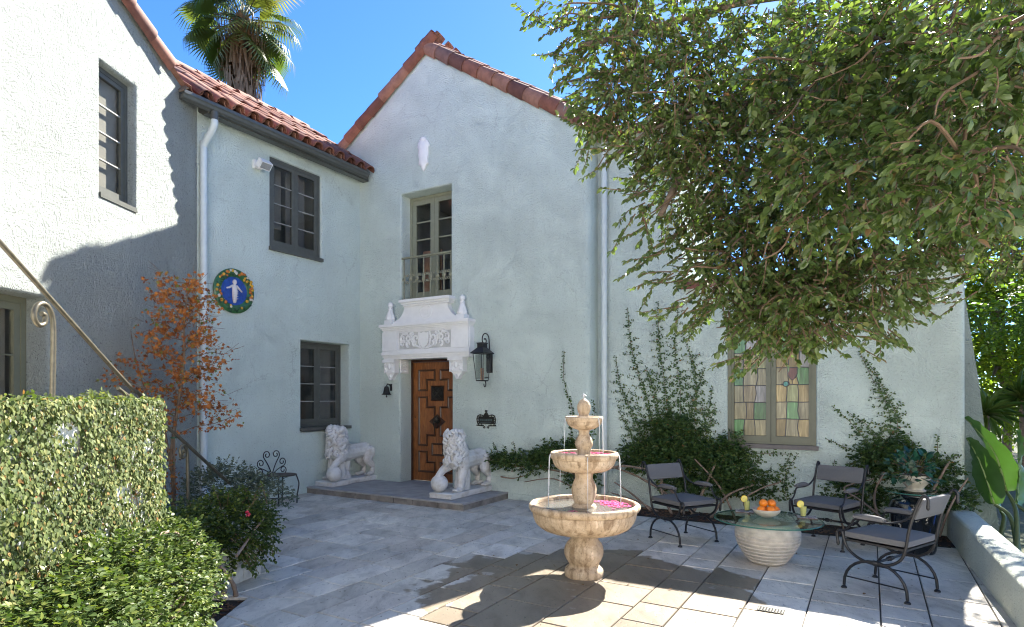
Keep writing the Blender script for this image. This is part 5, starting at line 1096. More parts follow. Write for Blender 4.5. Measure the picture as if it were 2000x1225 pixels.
# deeper crown behind, towards the trunk
for i in range(500):
    q = rv(r)*(r.random()**.4); p = at(1760, 180, 5.2)+Vector((q.x*1.35, q.y*.7, q.z*1.15)); spray(r, lv, None, p, rv(r)+Vector((0, 0, -.5)), r.uniform(.2, .4), .055, .024, .8)
for (c, rad, nt_) in LOBES:
    c = at(*c)
    for k in range(5):
        q = rv(r); p = c+Vector((q.x*rad[0]*.5, q.y*rad[1]*.5, q.z*rad[2]*.5)); e = c+Vector((q.x*rad[0], q.y*rad[1], q.z*rad[2]))*.95+Vector((-.12, -.05, -.15)); tw.tube(smooth_path([c.lerp(p, .2), p+rv(r)*.06, e.lerp(p, .4)+rv(r)*.05, e], 4), [lerp(.009, .003, i/12) for i in range(13)], 5)
foliage(lv, LF_OAK, OAKM, oak, 'crown', 'leaf', 300, TRK, OAKI)
o = tw.build('twigs', M['twig'], oak, 60, loc=-TRK); o['kind'] = 'stuff'
b = MB(); b.tube(smooth_path([(0, 0, -.1), (-.03, 0, .8), (-.1, -.02, 1.7), (-.05, .05, 2.8), (-.2, .1, 4.0), (-.1, .2, 5.4)], 4), [lerp(.24, .12, i/20) for i in range(21)], 12); b.build('trunk', M['bark'], oak, 60)
for i, (path, r0) in enumerate((([(TRK+Vector((-.1, 0, 2.2))), at(1960, 372, 4.6), at(1900, 368, 4.4), at(1800, 340, 4.2), at(1660, 330, 4.1), at(1540, 420, 4.0), at(1500, 520, 3.9), at(1480, 600, 3.8)], .07), ([TRK+Vector((-.1, .02, 2.6)), at(1960, 60, 4.5), at(1780, 90, 4.4), at(1640, 145, 4.2), at(1560, 195, 4.1), at(1420, 250, 4.0), at(1340, 330, 3.9), at(1290, 420, 3.8)], .062), ([TRK+Vector((-.15, .08, 3.4)), at(1880, -60, 4.6), at(1600, -20, 4.3), at(1420, 10, 4.1), at(1260, 60, 4.0), at(1130, 90, 3.9)], .05), ([at(1600, 170, 4.15), at(1420, 210, 3.9), at(1280, 250, 3.8), at(1210, 300, 3.8)], .022), ([at(1420, 250, 4.0), at(1330, 130, 4.0), at(1230, 120, 3.9)], .02), ([at(1540, 420, 4.), at(1640, 520, 3.7), at(1680, 600, 3.5)], .022), ([at(1800, 340, 4.2), at(1850, 260, 3.4), at(1880, 160, 3.0)], .03), ([at(1900, 368, 4.4), at(1850, 450, 3.9), at(1830, 520, 3.8)], .02))):
    pp = smooth_path([p-TRK for p in path], 5); b = MB(); b.tube(pp, [lerp(r0, r0*.28, i/(len(pp)-1)) for i in range(len(pp))], 8); b.build('branch', M['bark'], oak, 60)
# ---- creeper on the stair wall
FIGM = leafmat('creeper_leaf', [(0, (.045, .07, .022)), (.4, (.10, .13, .043)), (.8, (.17, .195, .07)), (.95, (.24, .235, .085)), (1, (.26, .12, .04))], .62, .25, .22)
FIGI = leafmat('creeper_leaf_single', [(0, (.045, .075, .016)), (.6, (.09, .125, .026)), (1, (.15, .17, .038))], .62, .25, .22, True)
cw = thing('wall_creeper', 'small leaved green creeper covering the white stair wall at the left', 'creeper', (IX, IY0, 0)); lv = Leaves(); r = random.Random(9)
gaps = [(3.02, 1.36, .05), (3.10, 1.28, .06), (3.55, 1.20, .05), (3.50, 1.02, .09), (3.60, .96, .07), (2.85, 1.08, .05), (2.9, .98, .04), (3.3, .80, .06), (3.58, .72, .09), (3.66, .84, .05), (3.2, .66, .06), (3.48, .60, .06), (3.3, .52, .05), (2.75, .8, .035), (3.75, 1.15, .04), (3.7, .6, .05)]
for i in range(34000):
    y = r.uniform(2.0, 3.88); z = r.uniform(.1, 1.54)
    gn = noise.noise(Vector((y*4.5, z*4.5, 1.7)))+.35*noise.noise(Vector((y*13, z*13, 4)))
    hole = sum(math.exp(-((y-gy)**2+(z-gz)**2)/(gr*gr*.55)) for gy, gz, gr in gaps); g2 = noise.noise(Vector((y*13, z*9, 7)))+.6*noise.noise(Vector((y*30, z*24, 2)))
    if r.random() < hole*1.1-.15 or g2 > (.36 if y > 2.8 else .56)-.25*min(1, hole): continue
    lv.add((IX+r.uniform(.005, .05+.05*max(0, 1-z)+.09*max(0, noise.noise(Vector((y*3.1, z*3.1, 9))))), y, z), (r.gauss(.25, .2), r.gauss(0, .55), -.9), (1, r.gauss(-.1, .35), .45+r.gauss(0, .3)), .0255*r.uniform(.6, 1.25))
for k in range(150): y_ = r.uniform(2.2, 3.86); spray(r, lv, None, Vector((IX-r.uniform(-.03, .1), y_, 1.5)), Vector((r.gauss(.1, .4), r.gauss(0, .5), .8)), r.uniform(.03, .05)+.09*max(0, noise.noise(Vector((y_*4, 3, 3)))), .026, .013, .4, .9)
for i in range(2600): lv.add((IX+r.uniform(-.16, .03), r.uniform(2.0, 3.9), 1.5+abs(r.gauss(0, .02))), rv(r)+Vector((0, 0, .1)), Vector((.3, 0, 1))+rv(r)*.5, .027*r.uniform(.6, 1.3))
for i in range(500): lv.add((IX+r.uniform(-.15, .02), IY0+r.uniform(.005, .04), r.uniform(.2, 1.52)), (r.gauss(0, .5), .2, -.9), (0, 1, .4), .034*r.uniform(.6, 1.2))
foliage(lv, LF_IVY, FIGM, cw, 'foliage', 'leaf', 300, (IX, IY0, 0), FIGI)
b = MB()
for k in range(26):
    y = r.uniform(2.3, 3.8); z = r.uniform(0, .2); pts = []
    for j in range(9): pts.append((.012, y-IY0, z)); y += r.gauss(0, .05); z += r.uniform(.1, .2); 
    b.tube([p for p in pts if p[2] < 1.5], .004, 4)
b.build('stems', M['vine'], cw)
# ---- shrub spilling over the planter
sh = thing('creeping_shrub', 'dense sunlit shrub spilling over the planter in the lower left corner', 'shrub', (-2.5, 4.6, 0)); lv = Leaves(); tw = MB(); r = random.Random(19)
SHL = [((-2.48, 5.25, .39), (.40, .45, .27), 900), ((-2.62, 4.75, .34), (.30, .45, .28), 520), ((-2.3, 5.1, .36), (.25, .3, .22), 330), ((-2.62, 4.3, .35), (.28, .4, .4), 420), ((-2.30, 4.05, .30), (.22, .3, .34), 380), ((-2.08, 3.6, .36), (.24, .4, .40), 700), ((-1.98, 3.1, .38), (.32, .4, .42), 760), ((-1.85, 2.6, .36), (.32, .4, .42), 620), ((-1.6, 2.2, .3), (.3, .3, .4), 300)]
for c, rad, n in SHL:
    for i in range(n):
        q = rv(r); q.z = abs(q.z) if r.random() < .55 else q.z; f = r.uniform(.72, 1.04); p = Vector(c)+Vector((q.x*rad[0], q.y*rad[1], q.z*rad[2]))*f
        if p.z < .01 or p.x < IX+.02 and p.y < IY0+.02: continue
        d = q+rv(r)*.7+Vector((.2, 0, .1)); spray(r, lv, None, p, d, r.uniform(.05, .13), .031, .0145, .5, .9, .4, .8)
for k in range(16):   # trailing shoots at the patio end
    p = Vector((-2.23+r.uniform(-.08, .1), 5.0+r.uniform(-.2, .25), r.uniform(.3, .5))); spray(r, lv, tw, p, Vector((.6, r.uniform(-.5, .3), -.25)), r.uniform(.15, .34), .032, .018, 2.2, .9)
for k in range(14): p = Vector((-2.45+r.uniform(-.3, .3), 5.2+r.uniform(-.3, .3), .6)); spray(r, lv, tw, p, Vector((r.uniform(-.5, .6), r.uniform(-.5, .2), .8)), r.uniform(.08, .2), .036, .017, .3, .9)
foliage(lv, LF_IVY, leafmat('shrub_leaf', [(0, (.025, .048, .011)), (.45, (.055, .09, .018)), (.85, (.10, .135, .028)), (1, (.17, .19, .04))], .5, .25, .3), sh, 'foliage', 'leaf', 300, (-2.5, 4.6, 0), FIGI)
o = tw.build('twigs', M['twig'], sh, 60, loc=(2.5, -4.6, 0)); o['kind'] = 'stuff'
def woody(parent, pts, r0, r1=None, loc=(0, 0, 0), nm='woody_stem', m='vine'):
    pp = smooth_path([Vector(p)-Vector(loc) for p in pts], 5); b = MB(); b.tube(pp, [lerp(r0, r1 or r0*.6, i/(len(pp)-1))*(1+.12*math.sin(i*1.7)) for i in range(len(pp))], 7); return b.build(nm, M[m], parent, 60)
LS = (-2.5, 4.6, 0)
for pts, r0 in (([(-2.08, 3.32, .70), (-2.02, 3.42, .76), (-2.0, 3.56, .76), (-2.04, 3.72, .70)], .014), ([(-1.85, 3.3, .34), (-1.82, 3.36, .42), (-1.83, 3.4, .5), (-1.86, 3.36, .58)], .010), ([(-1.9, 3.05, .42), (-1.83, 3.15, .42), (-1.8, 3.3, .47)], .009), ([(-2.1, 4.62, .34), (-2.12, 4.8, .38), (-2.12, 5.0, .46), (-2.1, 5.12, .52)], .012), ([(-1.75, 2.9, .2), (-1.68, 2.98, .26), (-1.66, 3.1, .3)], .011), ([(-2.15, 4.72, .0), (-2.14, 4.66, .10), (-2.16, 4.6, .2), (-2.2, 4.55, .3)], .02), ([(-2.0, 3.75, .66), (-2.02, 3.9, .6), (-2.1, 4.0, .55)], .013)): woody(sh, pts, r0, None, LS)
rr = random.Random(31)
for k in range(5): woody(sh, [(-2.28+.09*math.cos(t+k), 4.60+.11*math.sin(t+k*.7), .06+.035*k+.02*math.sin(2*t)) for t in [j*.8 for j in range(7)]], .02, .014, LS)
fb = leafmat('pink_bloom', [(0, (.5, .03, .09)), (1, (.6, .08, .16))], .5, .25)
for p in ((-2.3, 5.05, .55),):
    lf = Leaves(); [lf.add(Vector(p)+Vector((.16, -.16, .06)), rv(rr)+Vector((.4, -.4, .3)), rv(rr), .032) for k in range(12)]; foliage(lf, LF_IVY, fb, sh, 'flower', 'flower', 0, LS)
# ---- japanese maple
mp_ = (-3.78, 6.75, 0); mapl = thing('japanese_maple', 'slender young maple with rust red autumn leaves by the left wall', 'tree', mp_); r = random.Random(5); lv = Leaves(); tw = MB()
MPM = leafmat('rust_maple_leaf', [(0, (.19, .06, .02)), (.4, (.35, .125, .035)), (.8, (.47, .20, .055)), (.9, (.46, .22, .05)), (.95, (.16, .19, .04)), (1, (.13, .2, .04))], .6, .35, .25, False, (1.5, 1.2, .8))
MPI = leafmat('rust_maple_leaf_single', [(0, (.21, .07, .022)), (.5, (.39, .145, .04)), (.93, (.46, .18, .05)), (1, (.16, .19, .04))], .6, .35, .25, True, (1.5, 1.2, .8))
X0 = Vector(mp_); tr = smooth_path([(0, 0, -.05), (.01, 0, .5), (-.01, 0, .95), (.05, .0, 1.4), (.12, 0, 1.9), (.13, 0, 2.4), (.18, 0, 2.85)], 4); woody(mapl, tr, .028, .006, nm='trunk', m='bark')
woody(mapl, [(-.02, .0, .8), (-.1, .02, 1.15), (-.16, .0, 1.4), (-.3, 0, 1.62), (-.45, .05, 2.0), (-.5, .05, 2.3)], .016, .004, nm='branch', m='bark')
for k in range(34):
    z = 1.12+1.68*(k/33)**.95; base = tr[min(len(tr)-1, int(z/2.85*(len(tr)-1)))].copy(); base.z = z; an = k*2.4; 
    L = (.78*(1-(z-1.1)/2.2)**.75+.12)*r.uniform(.7, 1.1); d = Vector((math.cos(an), math.sin(an)*.7, .42)).normalized()
    if base.x+d.x*L < -.95: L *= .8
    if d.y > 0: L *= .8
    pts = [base+d*L*t+Vector((0, 0, -.12*t*t+.02*math.sin(t*9+k))) for t in (0, .3, .6, .85, 1)]; tw.tube(pts, [.007, .005, .004, .003, .002], 5)
    for j in range(int(16+L*62)):
        t = r.random()**.6; p = base+d*L*t+Vector((0, 0, -.12*t*t))+rv(r)*.075*(.4+t)
        for q in range(r.choice((1, 1, 2, 2, 3))): lv.add(X0+p+rv(r)*.018, Vector((0, 0, -.5))+rv(r)*.8, rv(r)+Vector((.2, -.5, .3)), .056*r.uniform(.6, 1.15))
    for j in range(3):
        t = r.uniform(.5, 1); p = base+d*L*t; tw.tube([p, p+(d+rv(r)*.6).normalized()*r.uniform(.08, .2)], .0018, 4)
for k in range(60): lv.add(X0+Vector((r.gauss(.02, .06), r.gauss(-.04, .05), r.uniform(.45, 1.0))), Vector((0, 0, -.6))+rv(r), rv(r)+Vector((0, -.5, 0)), .044)
foliage(lv, LF_STAR, MPM, mapl, 'foliage', 'leaf', 300, mp_, MPI); o = tw.build('twigs', M['bark'], mapl, 60); o['kind'] = 'stuff'
b = MB(); b.tube([(.045, -.035, -.02), (.03, -.03, 1.35)], .011, 6); b.build('stake', M['bark'], mapl); b = MB(); b.tube([(.03+.035*math.cos(t), -.02+.035*math.sin(t), 1.1) for t in [k*.7 for k in range(9)]], .008, 5, True); b.build('tree_tie', simple('green_tie', (.02, .11, .06), .6), mapl)
# ---- grey leaved shrub behind the rail
gs = (-3.15, 6.75, 0); gsh = thing('grey_shrub', 'rounded grey-green shrub between the creeper wall and the house', 'shrub', gs); lv = Leaves(); r = random.Random(71)
for c, rad, n in (((-3.2, 6.7, .42), (.40, .38, .42), 520), ((-2.85, 6.9, .36), (.30, .3, .30), 240)):
    for i in range(n): q = rv(r); q.z = abs(q.z)*1.0-.15; p = Vector(c)+Vector((q.x*rad[0], q.y*rad[1], q.z*rad[2]))*r.uniform(.7, 1.05); spray(r, lv, None, p, q+rv(r)*.6, r.uniform(.06, .15), .034, .018, .2, .9)
foliage(lv, LF_IVY, leafmat('grey_green_leaf', [(0, (.07, .095, .07)), (.6, (.13, .16, .12)), (1, (.2, .23, .18))], .7, .2, .2), gsh, 'foliage', 'leaf', 150, gs)
for k in range(6): woody(gsh, [Vector(gs), Vector(gs)+Vector((r.gauss(0, .1), r.gauss(0, .1), .25)), Vector(gs)+Vector((r.gauss(0, .25), r.gauss(0, .2), .5))], .008, .003, gs)
# ---- climbing figs on the right wing wall and the gable wall
CLM = leafmat('climbing_fig_leaf', [(0, (.03, .065, .02)), (.5, (.058, .11, .032)), (.88, (.095, .15, .042)), (.97, (.13, .16, .04)), (1, (.2, .1, .04))], .45, .2, .4)
CLI = leafmat('climbing_fig_leaf_single', [(0, (.016, .04, .013)), (.6, (.032, .068, .02)), (1, (.055, .095, .026))], .45, .2, .4, True)
NB = -V   # out of the wall
def tendril(r, lv, st, wb, path, side=.3, size=.047, step=.031, dens=1.5):
    P = smooth_path([(a_+r.gauss(0, .025), z, 0) for a_, z in path], 8); tot = sum((P[i+1]-P[i]).length for i in range(len(P)-1)); acc = 0; nxt = .02; k = 1; nb = .08
    st.tube([W(p.x, wb-.006, p.y) for p in P], .003, 4)
    def pair(p, t, big=1.0):
        for s_ in (-1, 1):
            if r.random() > .86: continue
            n_ = Vector((-t.y, t.x, 0)); D2 = (n_*s_+t*.35+Vector((0, -.1, 0))); D = U*D2.x+Vector((0, 0, D2.y))+NB*r.uniform(.05, .4)
            D = D+U*r.gauss(0, .3)+Vector((0, 0, r.gauss(-.1, .3))); lv.add(W(p.x+r.gauss(0, .007), wb-.012-abs(r.gauss(0, .012)), p.y+r.gauss(0, .007)), D, NB+rv(r)*.45+Vector((0, 0, .35)), size*big*r.uniform(.6, 1.2))
    for i in range(len(P)-1):
        seg = P[i+1]-P[i]; L = seg.length
        if L < 1e-6: continue
        t = seg/L
        while nxt <= acc+L:
            p = P[i]+t*(nxt-acc); fr_ = nxt/tot; pair(p, t, lerp(1.1, .6, fr_)); nxt += step*lerp(1, .8, fr_)
            if nxt > nb and side > 0 and fr_ < .9:
                k = -k; nb = nxt+r.uniform(.05, .1)/dens; Ls = side*(1-fr_)**.8*r.uniform(.5, 1.1)
                if Ls > .05:
                    n_ = Vector((-t.y, t.x, 0))*k; d2 = (n_*.85+t*.55).normalized(); q = p.copy(); m_ = 0; q0 = q.copy()
                    while m_ < Ls: m_ += step*.85; q = p+d2*m_+Vector((.02*math.sin(m_*31+k), .25*m_*m_*(1 if d2.y < .3 else -.6)+.012*math.sin(m_*40), 0)); pair(q, d2, lerp(.95, .6, m_/Ls))
                    st.tube([W(q0.x, wb-.006, q0.y), W(q.x, wb-.006, q.y)], .002, 4)
        acc += L
def bush(r, lv, wb, lobes, size=.042):
    for (a_, z, ra, rz, th, n) in lobes:
        for i in range(int(n*1.35)):
            q = rv(r)*(r.random()**.4); dep = abs(q.y)*th+.01; p = W(a_+q.x*ra, wb-dep, z+q.z*rz)
            if p.z < .02: continue
            spray(r, lv, None, p, NB*.5+U*(q.x*.6+r.gauss(0, .4))+Vector((0, 0, r.gauss(.1, .5))), r.uniform(.05, .16), size, .018, .3, .9, .4, .5)
def climber(label, base, seed, tends, lobes, stems, wb=.32):
    t = thing('climbing_fig', label, 'climber', W(base, wb-.2), 0, 'climbing figs along the house wall'); loc = W(base, wb-.2); r = random.Random(seed); lv = Leaves(); st = MB()
    for path, side in tends: tendril(r, lv, st, wb, path, side)
    bush(r, lv, wb, lobes); foliage(lv, LF_IVY, CLM, t, 'foliage', 'leaf', 300, loc, CLI)
    if tends: o = st.build('tendrils', M['twig'], t, None, loc=-loc); o['kind'] = 'stuff'
    for pts, r0 in stems: woody(t, [W(a_, b_, z) for a_, b_, z in pts], r0, r0*.55, loc)
    return t
climber('large climbing fig fanning up the wall between the downpipe and stained glass window', 5.6, 3,
    [([(5.35, .85), (5.15, 1.5), (4.98, 2.2), (4.86, 2.83)], .28), ([(5.5, .9), (5.42, 1.7), (5.36, 2.3), (5.30, 2.88)], .30), ([(5.6, .9), (5.62, 1.6), (5.58, 2.2), (5.62, 2.75)], .32), ([(5.7, .9), (5.85, 1.5), (5.80, 2.0), (5.66, 2.45)], .30), ([(5.2, .8), (4.98, 1.3), (4.78, 1.75), (4.66, 2.15)], .30), ([(5.8, .9), (5.98, 1.3), (6.1, 1.7)], .22), ([(5.9, .9), (6.05, 1.1), (6.12, 1.45)], .2), ([(5.1, .8), (4.9, 1.05), (4.8, 1.35)], .2), ([(5.4, .9), (5.28, 1.5), (5.12, 2.0)], .3), ([(5.65, .9), (5.74, 1.4), (5.95, 1.95)], .3),
     ([(6.5, .5), (6.52, .7), (6.4, .88)], .2), ([(6.75, .2), (6.85, .5), (6.98, .86)], .22), ([(6.95, .25), (6.98, .55), (7.1, .85)], .2), ([(6.4, .8), (6.7, .83), (7.05, .84)], .12), ([(6.6, .3), (6.62, .6), (6.75, .85)], .2)],
    [(5.55, .82, .55, .26, .26, 560), (5.15, .72, .35, .22, .2, 200), (6.1, .72, .42, .26, .24, 340), (5.9, .45, .6, .22, .22, 260), (5.5, 1.12, .4, .22, .08, 170), (6.5, .45, .35, .2, .14, 120), (6.3, .9, .2, .16, .12, 90)],
    [([(5.75, .1, 0), (5.5, .12, .25), (5.1, .15, .45), (4.75, .18, .55)], .02), ([(5.9, .1, 0), (5.5, .15, .35), (5.2, .2, .62)], .018), ([(5.85, .08, 0), (6.0, .1, .35), (6.15, .1, .7)], .022), ([(6.1, .05, 0), (6.3, .08, .3), (6.6, .15, .45)], .02), ([(6.4, .08, .0), (6.2, .1, .4), (5.9, .02, .75)], .016), ([(4.7, .14, .55), (4.95, .06, .6), (5.25, .02, .58)], .02), ([(6.6, .1, 0), (6.5, .06, .25), (6.7, .08, .42), (6.9, .14, .5)], .014), ([(5.3, .1, 0), (5.05, .1, .2), (4.75, .16, .35)], .016), ([(5.4, .1, 0), (5.1, .1, .12), (4.7, .14, .2)], .014), ([(5.6, .04, 0), (5.45, .04, .35), (5.55, .06, .6)], .018)])
climber('climbing fig behind the blue urn at the right end of the wall', 8.1, 8,
    [([(8.05, .9), (7.98, 1.4), (7.84, 1.8), (7.72, 2.1)], .2), ([(8.1, .9), (8.14, 1.3), (8.0, 1.7), (7.88, 1.85), (7.78, 2.0)], .2), ([(7.9, .9), (7.7, 1.2), (7.48, 1.45)], .12), ([(7.85, .85), (7.6, .95), (7.4, 1.05)], .1), ([(8.0, .9), (7.85, 1.2), (7.66, 1.38)], .2), ([(8.4, .6), (8.5, .85), (8.52, 1.12)], .2), ([(8.45, .7), (8.6, .85), (8.7, .9)], .1), ([(8.4, .7), (8.3, .9), (8.22, 1.0)], .15), ([(7.4, .3), (7.45, .6), (7.5, .8)], .15), ([(7.6, .2), (7.6, .5), (7.7, .75)], .18)],
    [(8.05, .85, .34, .24, .2, 330), (7.75, .5, .25, .3, .16, 130), (8.5, .72, .22, .2, .18, 110), (8.65, .4, .18, .16, .25, 90), (8.2, .35, .4, .2, .2, 90)],
    [([(8.0, .05, 0), (7.9, .1, .4), (8.0, .12, .7)], .018), ([(8.3, .1, 0), (8.4, .08, .4), (8.55, .1, .75), (8.6, .12, .85)], .018), ([(8.2, .05, 0), (7.8, .02, .35), (7.6, .06, .5), (7.9, .1, .62)], .014), ([(7.6, .08, 0), (7.55, .05, .3), (7.75, .06, .45)], .012), ([(8.5, .0, .05), (8.6, -.02, .4), (8.75, .0, .7)], .014)])
climber('low spreading climbing fig on the gable wall behind the fountain', 4.1, 13,
    [([(4.1, .8), (4.14, 1.3), (4.06, 1.8), (4.09, 2.22)], .06), ([(2.95, .6), (2.85, .75), (2.78, .86)], .06), ([(3.2, .62), (3.25, .75), (3.2, .88)], .06), ([(4.5, .9), (4.52, 1.2), (4.48, 1.5)], .05)],
    [(4.05, .72, .42, .20, .16, 230), (3.6, .66, .35, .12, .14, 130), (3.05, .60, .28, .12, .12, 110), (4.35, .45, .25, .2, .14, 90), (3.5, .48, .2, .07, .1, 30), (4.3, .85, .2, .12, .12, 60)],
    [([(4.6, .05, 0), (4.35, -.03, .35), (3.9, -.04, .58), (3.3, -.03, .52), (2.8, -.03, .54)], .016), ([(4.55, .05, 0), (4.2, -.03, .4), (3.7, -.04, .5), (3.0, -.04, .50)], .013), ([(4.3, -.03, .2), (3.9, -.04, .36), (3.4, -.04, .28)], .011), ([(4.4, -.02, .25), (4.2, -.04, .6), (4.15, -.03, .8)], .014), ([(2.98, -.03, .33), (3.2, -.03, .32), (3.42, -.03, .38)], .011)], 0.0)
# ---- potted leafy plant
pp0 = uc+Vector((0, 0, .745)); pl_ = thing('potted_plant', 'leafy blue-green variegated plant filling the cream planter', 'plant', pp0); lv = Leaves(); r = random.Random(44); st = MB()
for i in range(60):
    an = r.uniform(0, 6.28); el = r.uniform(.1, 1.3); d = Vector((math.cos(an)*math.cos(el), math.sin(an)*math.cos(el), math.sin(el))); L = r.uniform(.12, .27); p = pp0+d*L+Vector((-.03, 0, -.05*math.cos(el))); st.tube([(0, 0, 0), (p-pp0)*.6+Vector((0, 0, .03)), p-pp0], .003, 4)
    for q in range(3): lv.add(p+rv(r)*.03, d+rv(r)*.7+Vector((0, 0, -.3)), Vector((0, 0, 1))+rv(r)*.5, .085*r.uniform(.6, 1.2))
foliage(lv, LF_IVY, leafmat('blue_green_leaf', [(0, (.012, .06, .04)), (.5, (.025, .10, .06)), (.8, (.05, .14, .09)), (1, (.2, .24, .19))], .32, .15, .5, True), pl_, 'leaf', 'leaf', 300, pp0)
st.build('stems', M['twig'], pl_)
# ---- fan palm behind the left wing
PX = at(474, 42, 19.5); palm = thing('fan_palm', 'tall shaggy fan palm rising behind the left wing roof', 'palm tree', (PX.x, PX.y, 0)); r = random.Random(17)
PM1 = leafmat('palm_blade', [(0, (.05, .08, .022)), (.5, (.085, .115, .03)), (.85, (.15, .15, .04)), (1, (.3, .21, .07))], .45, .35, .5, True); PD = simple('dead_palm_thatch', (.22, .14, .085), .9, 0, .4, 5)
b = MB(); pp = smooth_path([(0, 0, 0), (.05, 0, 4), (.0, 0, 8), (.0, 0, PX.z-.9), (0, 0, PX.z+.1)], 5); b.tube(pp, [lerp(.30, .24, i/(len(pp)-1)) for i in range(len(pp))], 12); b.build('trunk', M['bark'], palm, 60)
b = MB()
for i in range(760):
    an = r.uniform(0, 6.283); z = PX.z-r.uniform(-.1, 2.9); d = Vector((math.cos(an), math.sin(an), 0)); ro = r.uniform(.3, .85)*(1-.3*(PX.z-z)/2.9); L = r.uniform(.5, 1.0); t_ = Vector((-d.y, d.x, 0))
    p0 = d*.2+Vector((0, 0, z)); p1 = d*ro+Vector((0, 0, z-.15)); p2 = d*ro*.95+Vector((0, 0, z-L))+t_*r.gauss(0, .08); w_ = r.uniform(.012, .04); b.add([p0, p1-t_*w_, p1+t_*w_, p2-t_*w_*.6, p2+t_*w_*.6], [(0, 1, 2), (1, 3, 4, 2)])
o = b.build('dead_skirt', PD, palm, None); o['kind'] = 'stuff'
def frond_mesh(seed):
    r = random.Random(seed); b = MB(); n = 34; L0 = .95
    for i in range(n):
        an = lerp(-2.15, 2.15, i/(n-1)); L = L0*(.72+.28*math.cos(an*.6))*r.uniform(.92, 1.05); d = Vector((math.cos(an), math.sin(an), 0)); t_ = Vector((-d.y, d.x, 0)); dr = .1+.12*(1-math.cos(an)); w_ = .027
        q = [d*.04, d*L*.45+Vector((0, 0, .02-.03*dr)), d*L*.75+Vector((0, 0, -.12*dr*2)), d*L+Vector((0, 0, -.38-.15*r.random()))*(.55+dr)]
        b.add([q[0], q[1]-t_*w_*1.3, q[1]+t_*w_*1.3+Vector((0, 0, .015)), q[2]-t_*w_*.8, q[2]+t_*w_*.8, q[3]], [(0, 1, 2), (1, 3, 4, 2), (3, 5, 4)])
    return b.mesh('frond')
FM = [frond_mesh(s_) for s_ in (1, 2, 3)]
for m_ in FM: m_.materials.append(PM1)
pet = MB(); pet.tube([(0, 0, 0), (.45, 0, .06), (.95, 0, 0)], [.03, .02, .014], 5); PET = pet.mesh('petiole'); PET.materials.append(simple('palm_petiole', (.16, .15, .05), .5))
for i in range(44):
    an = i*2.39996; el = lerp(1.3, -.8, (i/43)**.85)+r.gauss(0, .12); d = Vector((math.cos(an)*math.cos(el), math.sin(an)*math.cos(el), math.sin(el))); Lp = r.uniform(.7, 1.35); o0 = Vector((0, 0, PX.z+.1-.5*(i/43)))
    x = d; y = Vector((-math.sin(an), math.cos(an), 0)); z = x.cross(y); link('petiole', PET, None, palm, mw=frame(x*Lp/.95, y, z, o0))
    d2 = (d+Vector((0, 0, -.35))).normalized(); z = d2.cross(y); M4 = frame(d2, y, z, o0+d*Lp) @ Matrix.Rotation(r.gauss(0, .35), 4, 'X'); link('frond', FM[i % 3], None, palm, mw=M4 @ Matrix.Scale(r.uniform(.8, 1.1), 4))
# ---- garden beyond the parapet
def big_leaf(parent, base, ctrl, tip, wid, m, roll=0., nm='leaf', loc=Vector((0, 0, 0)), split=0):
    P = smooth_path([Vector(base), Vector(ctrl), Vector(tip)], 8); n = len(P); b = MB(); vs = []; fs = []
    for i, p in enumerate(P):
        t = i/(n-1); tg = (P[min(i+1, n-1)]-P[max(i-1, 0)]).normalized(); sd = tg.cross(Vector((0, 0, 1))); sd = sd.normalized() if sd.length > .05 else Vector((1, 0, 0)); sd = Matrix.Rotation(roll, 3, tg) @ sd; nr = sd.cross(tg)
        w_ = wid*max(.03, math.sin(math.pi*min(1, .06+t*.94)**.8)**.75)
        for k in (-1, -.5, 0, .5, 1): vs.append(p+sd*(w_*k)+nr*(.10*wid*abs(k)**1.5*2+.012*math.sin(i*2.3+k*3))-loc)
    for i in range(n-1):
        for k in range(4): fs.append((i*5+k, i*5+k+1, i*5+k+6, i*5+k+5))
    b.add(vs, fs); o = b.build(nm, m, parent, 80); mid = MB(); mid.tube([p-loc for p in P], [lerp(.012, .003, i/(n-1)) for i in range(n)], 6); mid.build('midrib', MIDM, o, 60); return o
MIDM = simple('pale_midrib', (.16, .22, .06), .4)
def bladem(nm, c):
    m, nt, p = mat(nm); v = coord(nt); n = tnoise(nt, v, 5, 4); cc = Vector(c); r_ = ramp(nt, n.outputs[0], [(.3, cc*.75), (.7, cc*1.25)]); nt.links.new(r_.outputs[0], p.inputs['Base Color']); setin(p, Roughness=.35)
    t = nt.nodes.new('ShaderNodeBsdfTranslucent'); t.inputs[0].default_value = (cc.x*1.3, cc.y*1.3, cc.z*.7, 1); mx = nt.nodes.new('ShaderNodeMixShader'); mx.inputs[0].default_value = .22
    nt.links.new(p.outputs[0], mx.inputs[1]); nt.links.new(t.outputs[0], mx.inputs[2]); nt.links.new(mx.outputs[0], nt.nodes['Material Output'].inputs[0]); return m
BP = bladem('bird_of_paradise_blade', (.05, .12, .025))
bp0 = W(9.15, .02, -.05); bop = thing('bird_of_paradise', 'giant bird of paradise plant with paddle leaves just beyond the parapet wall', 'plant', bp0)
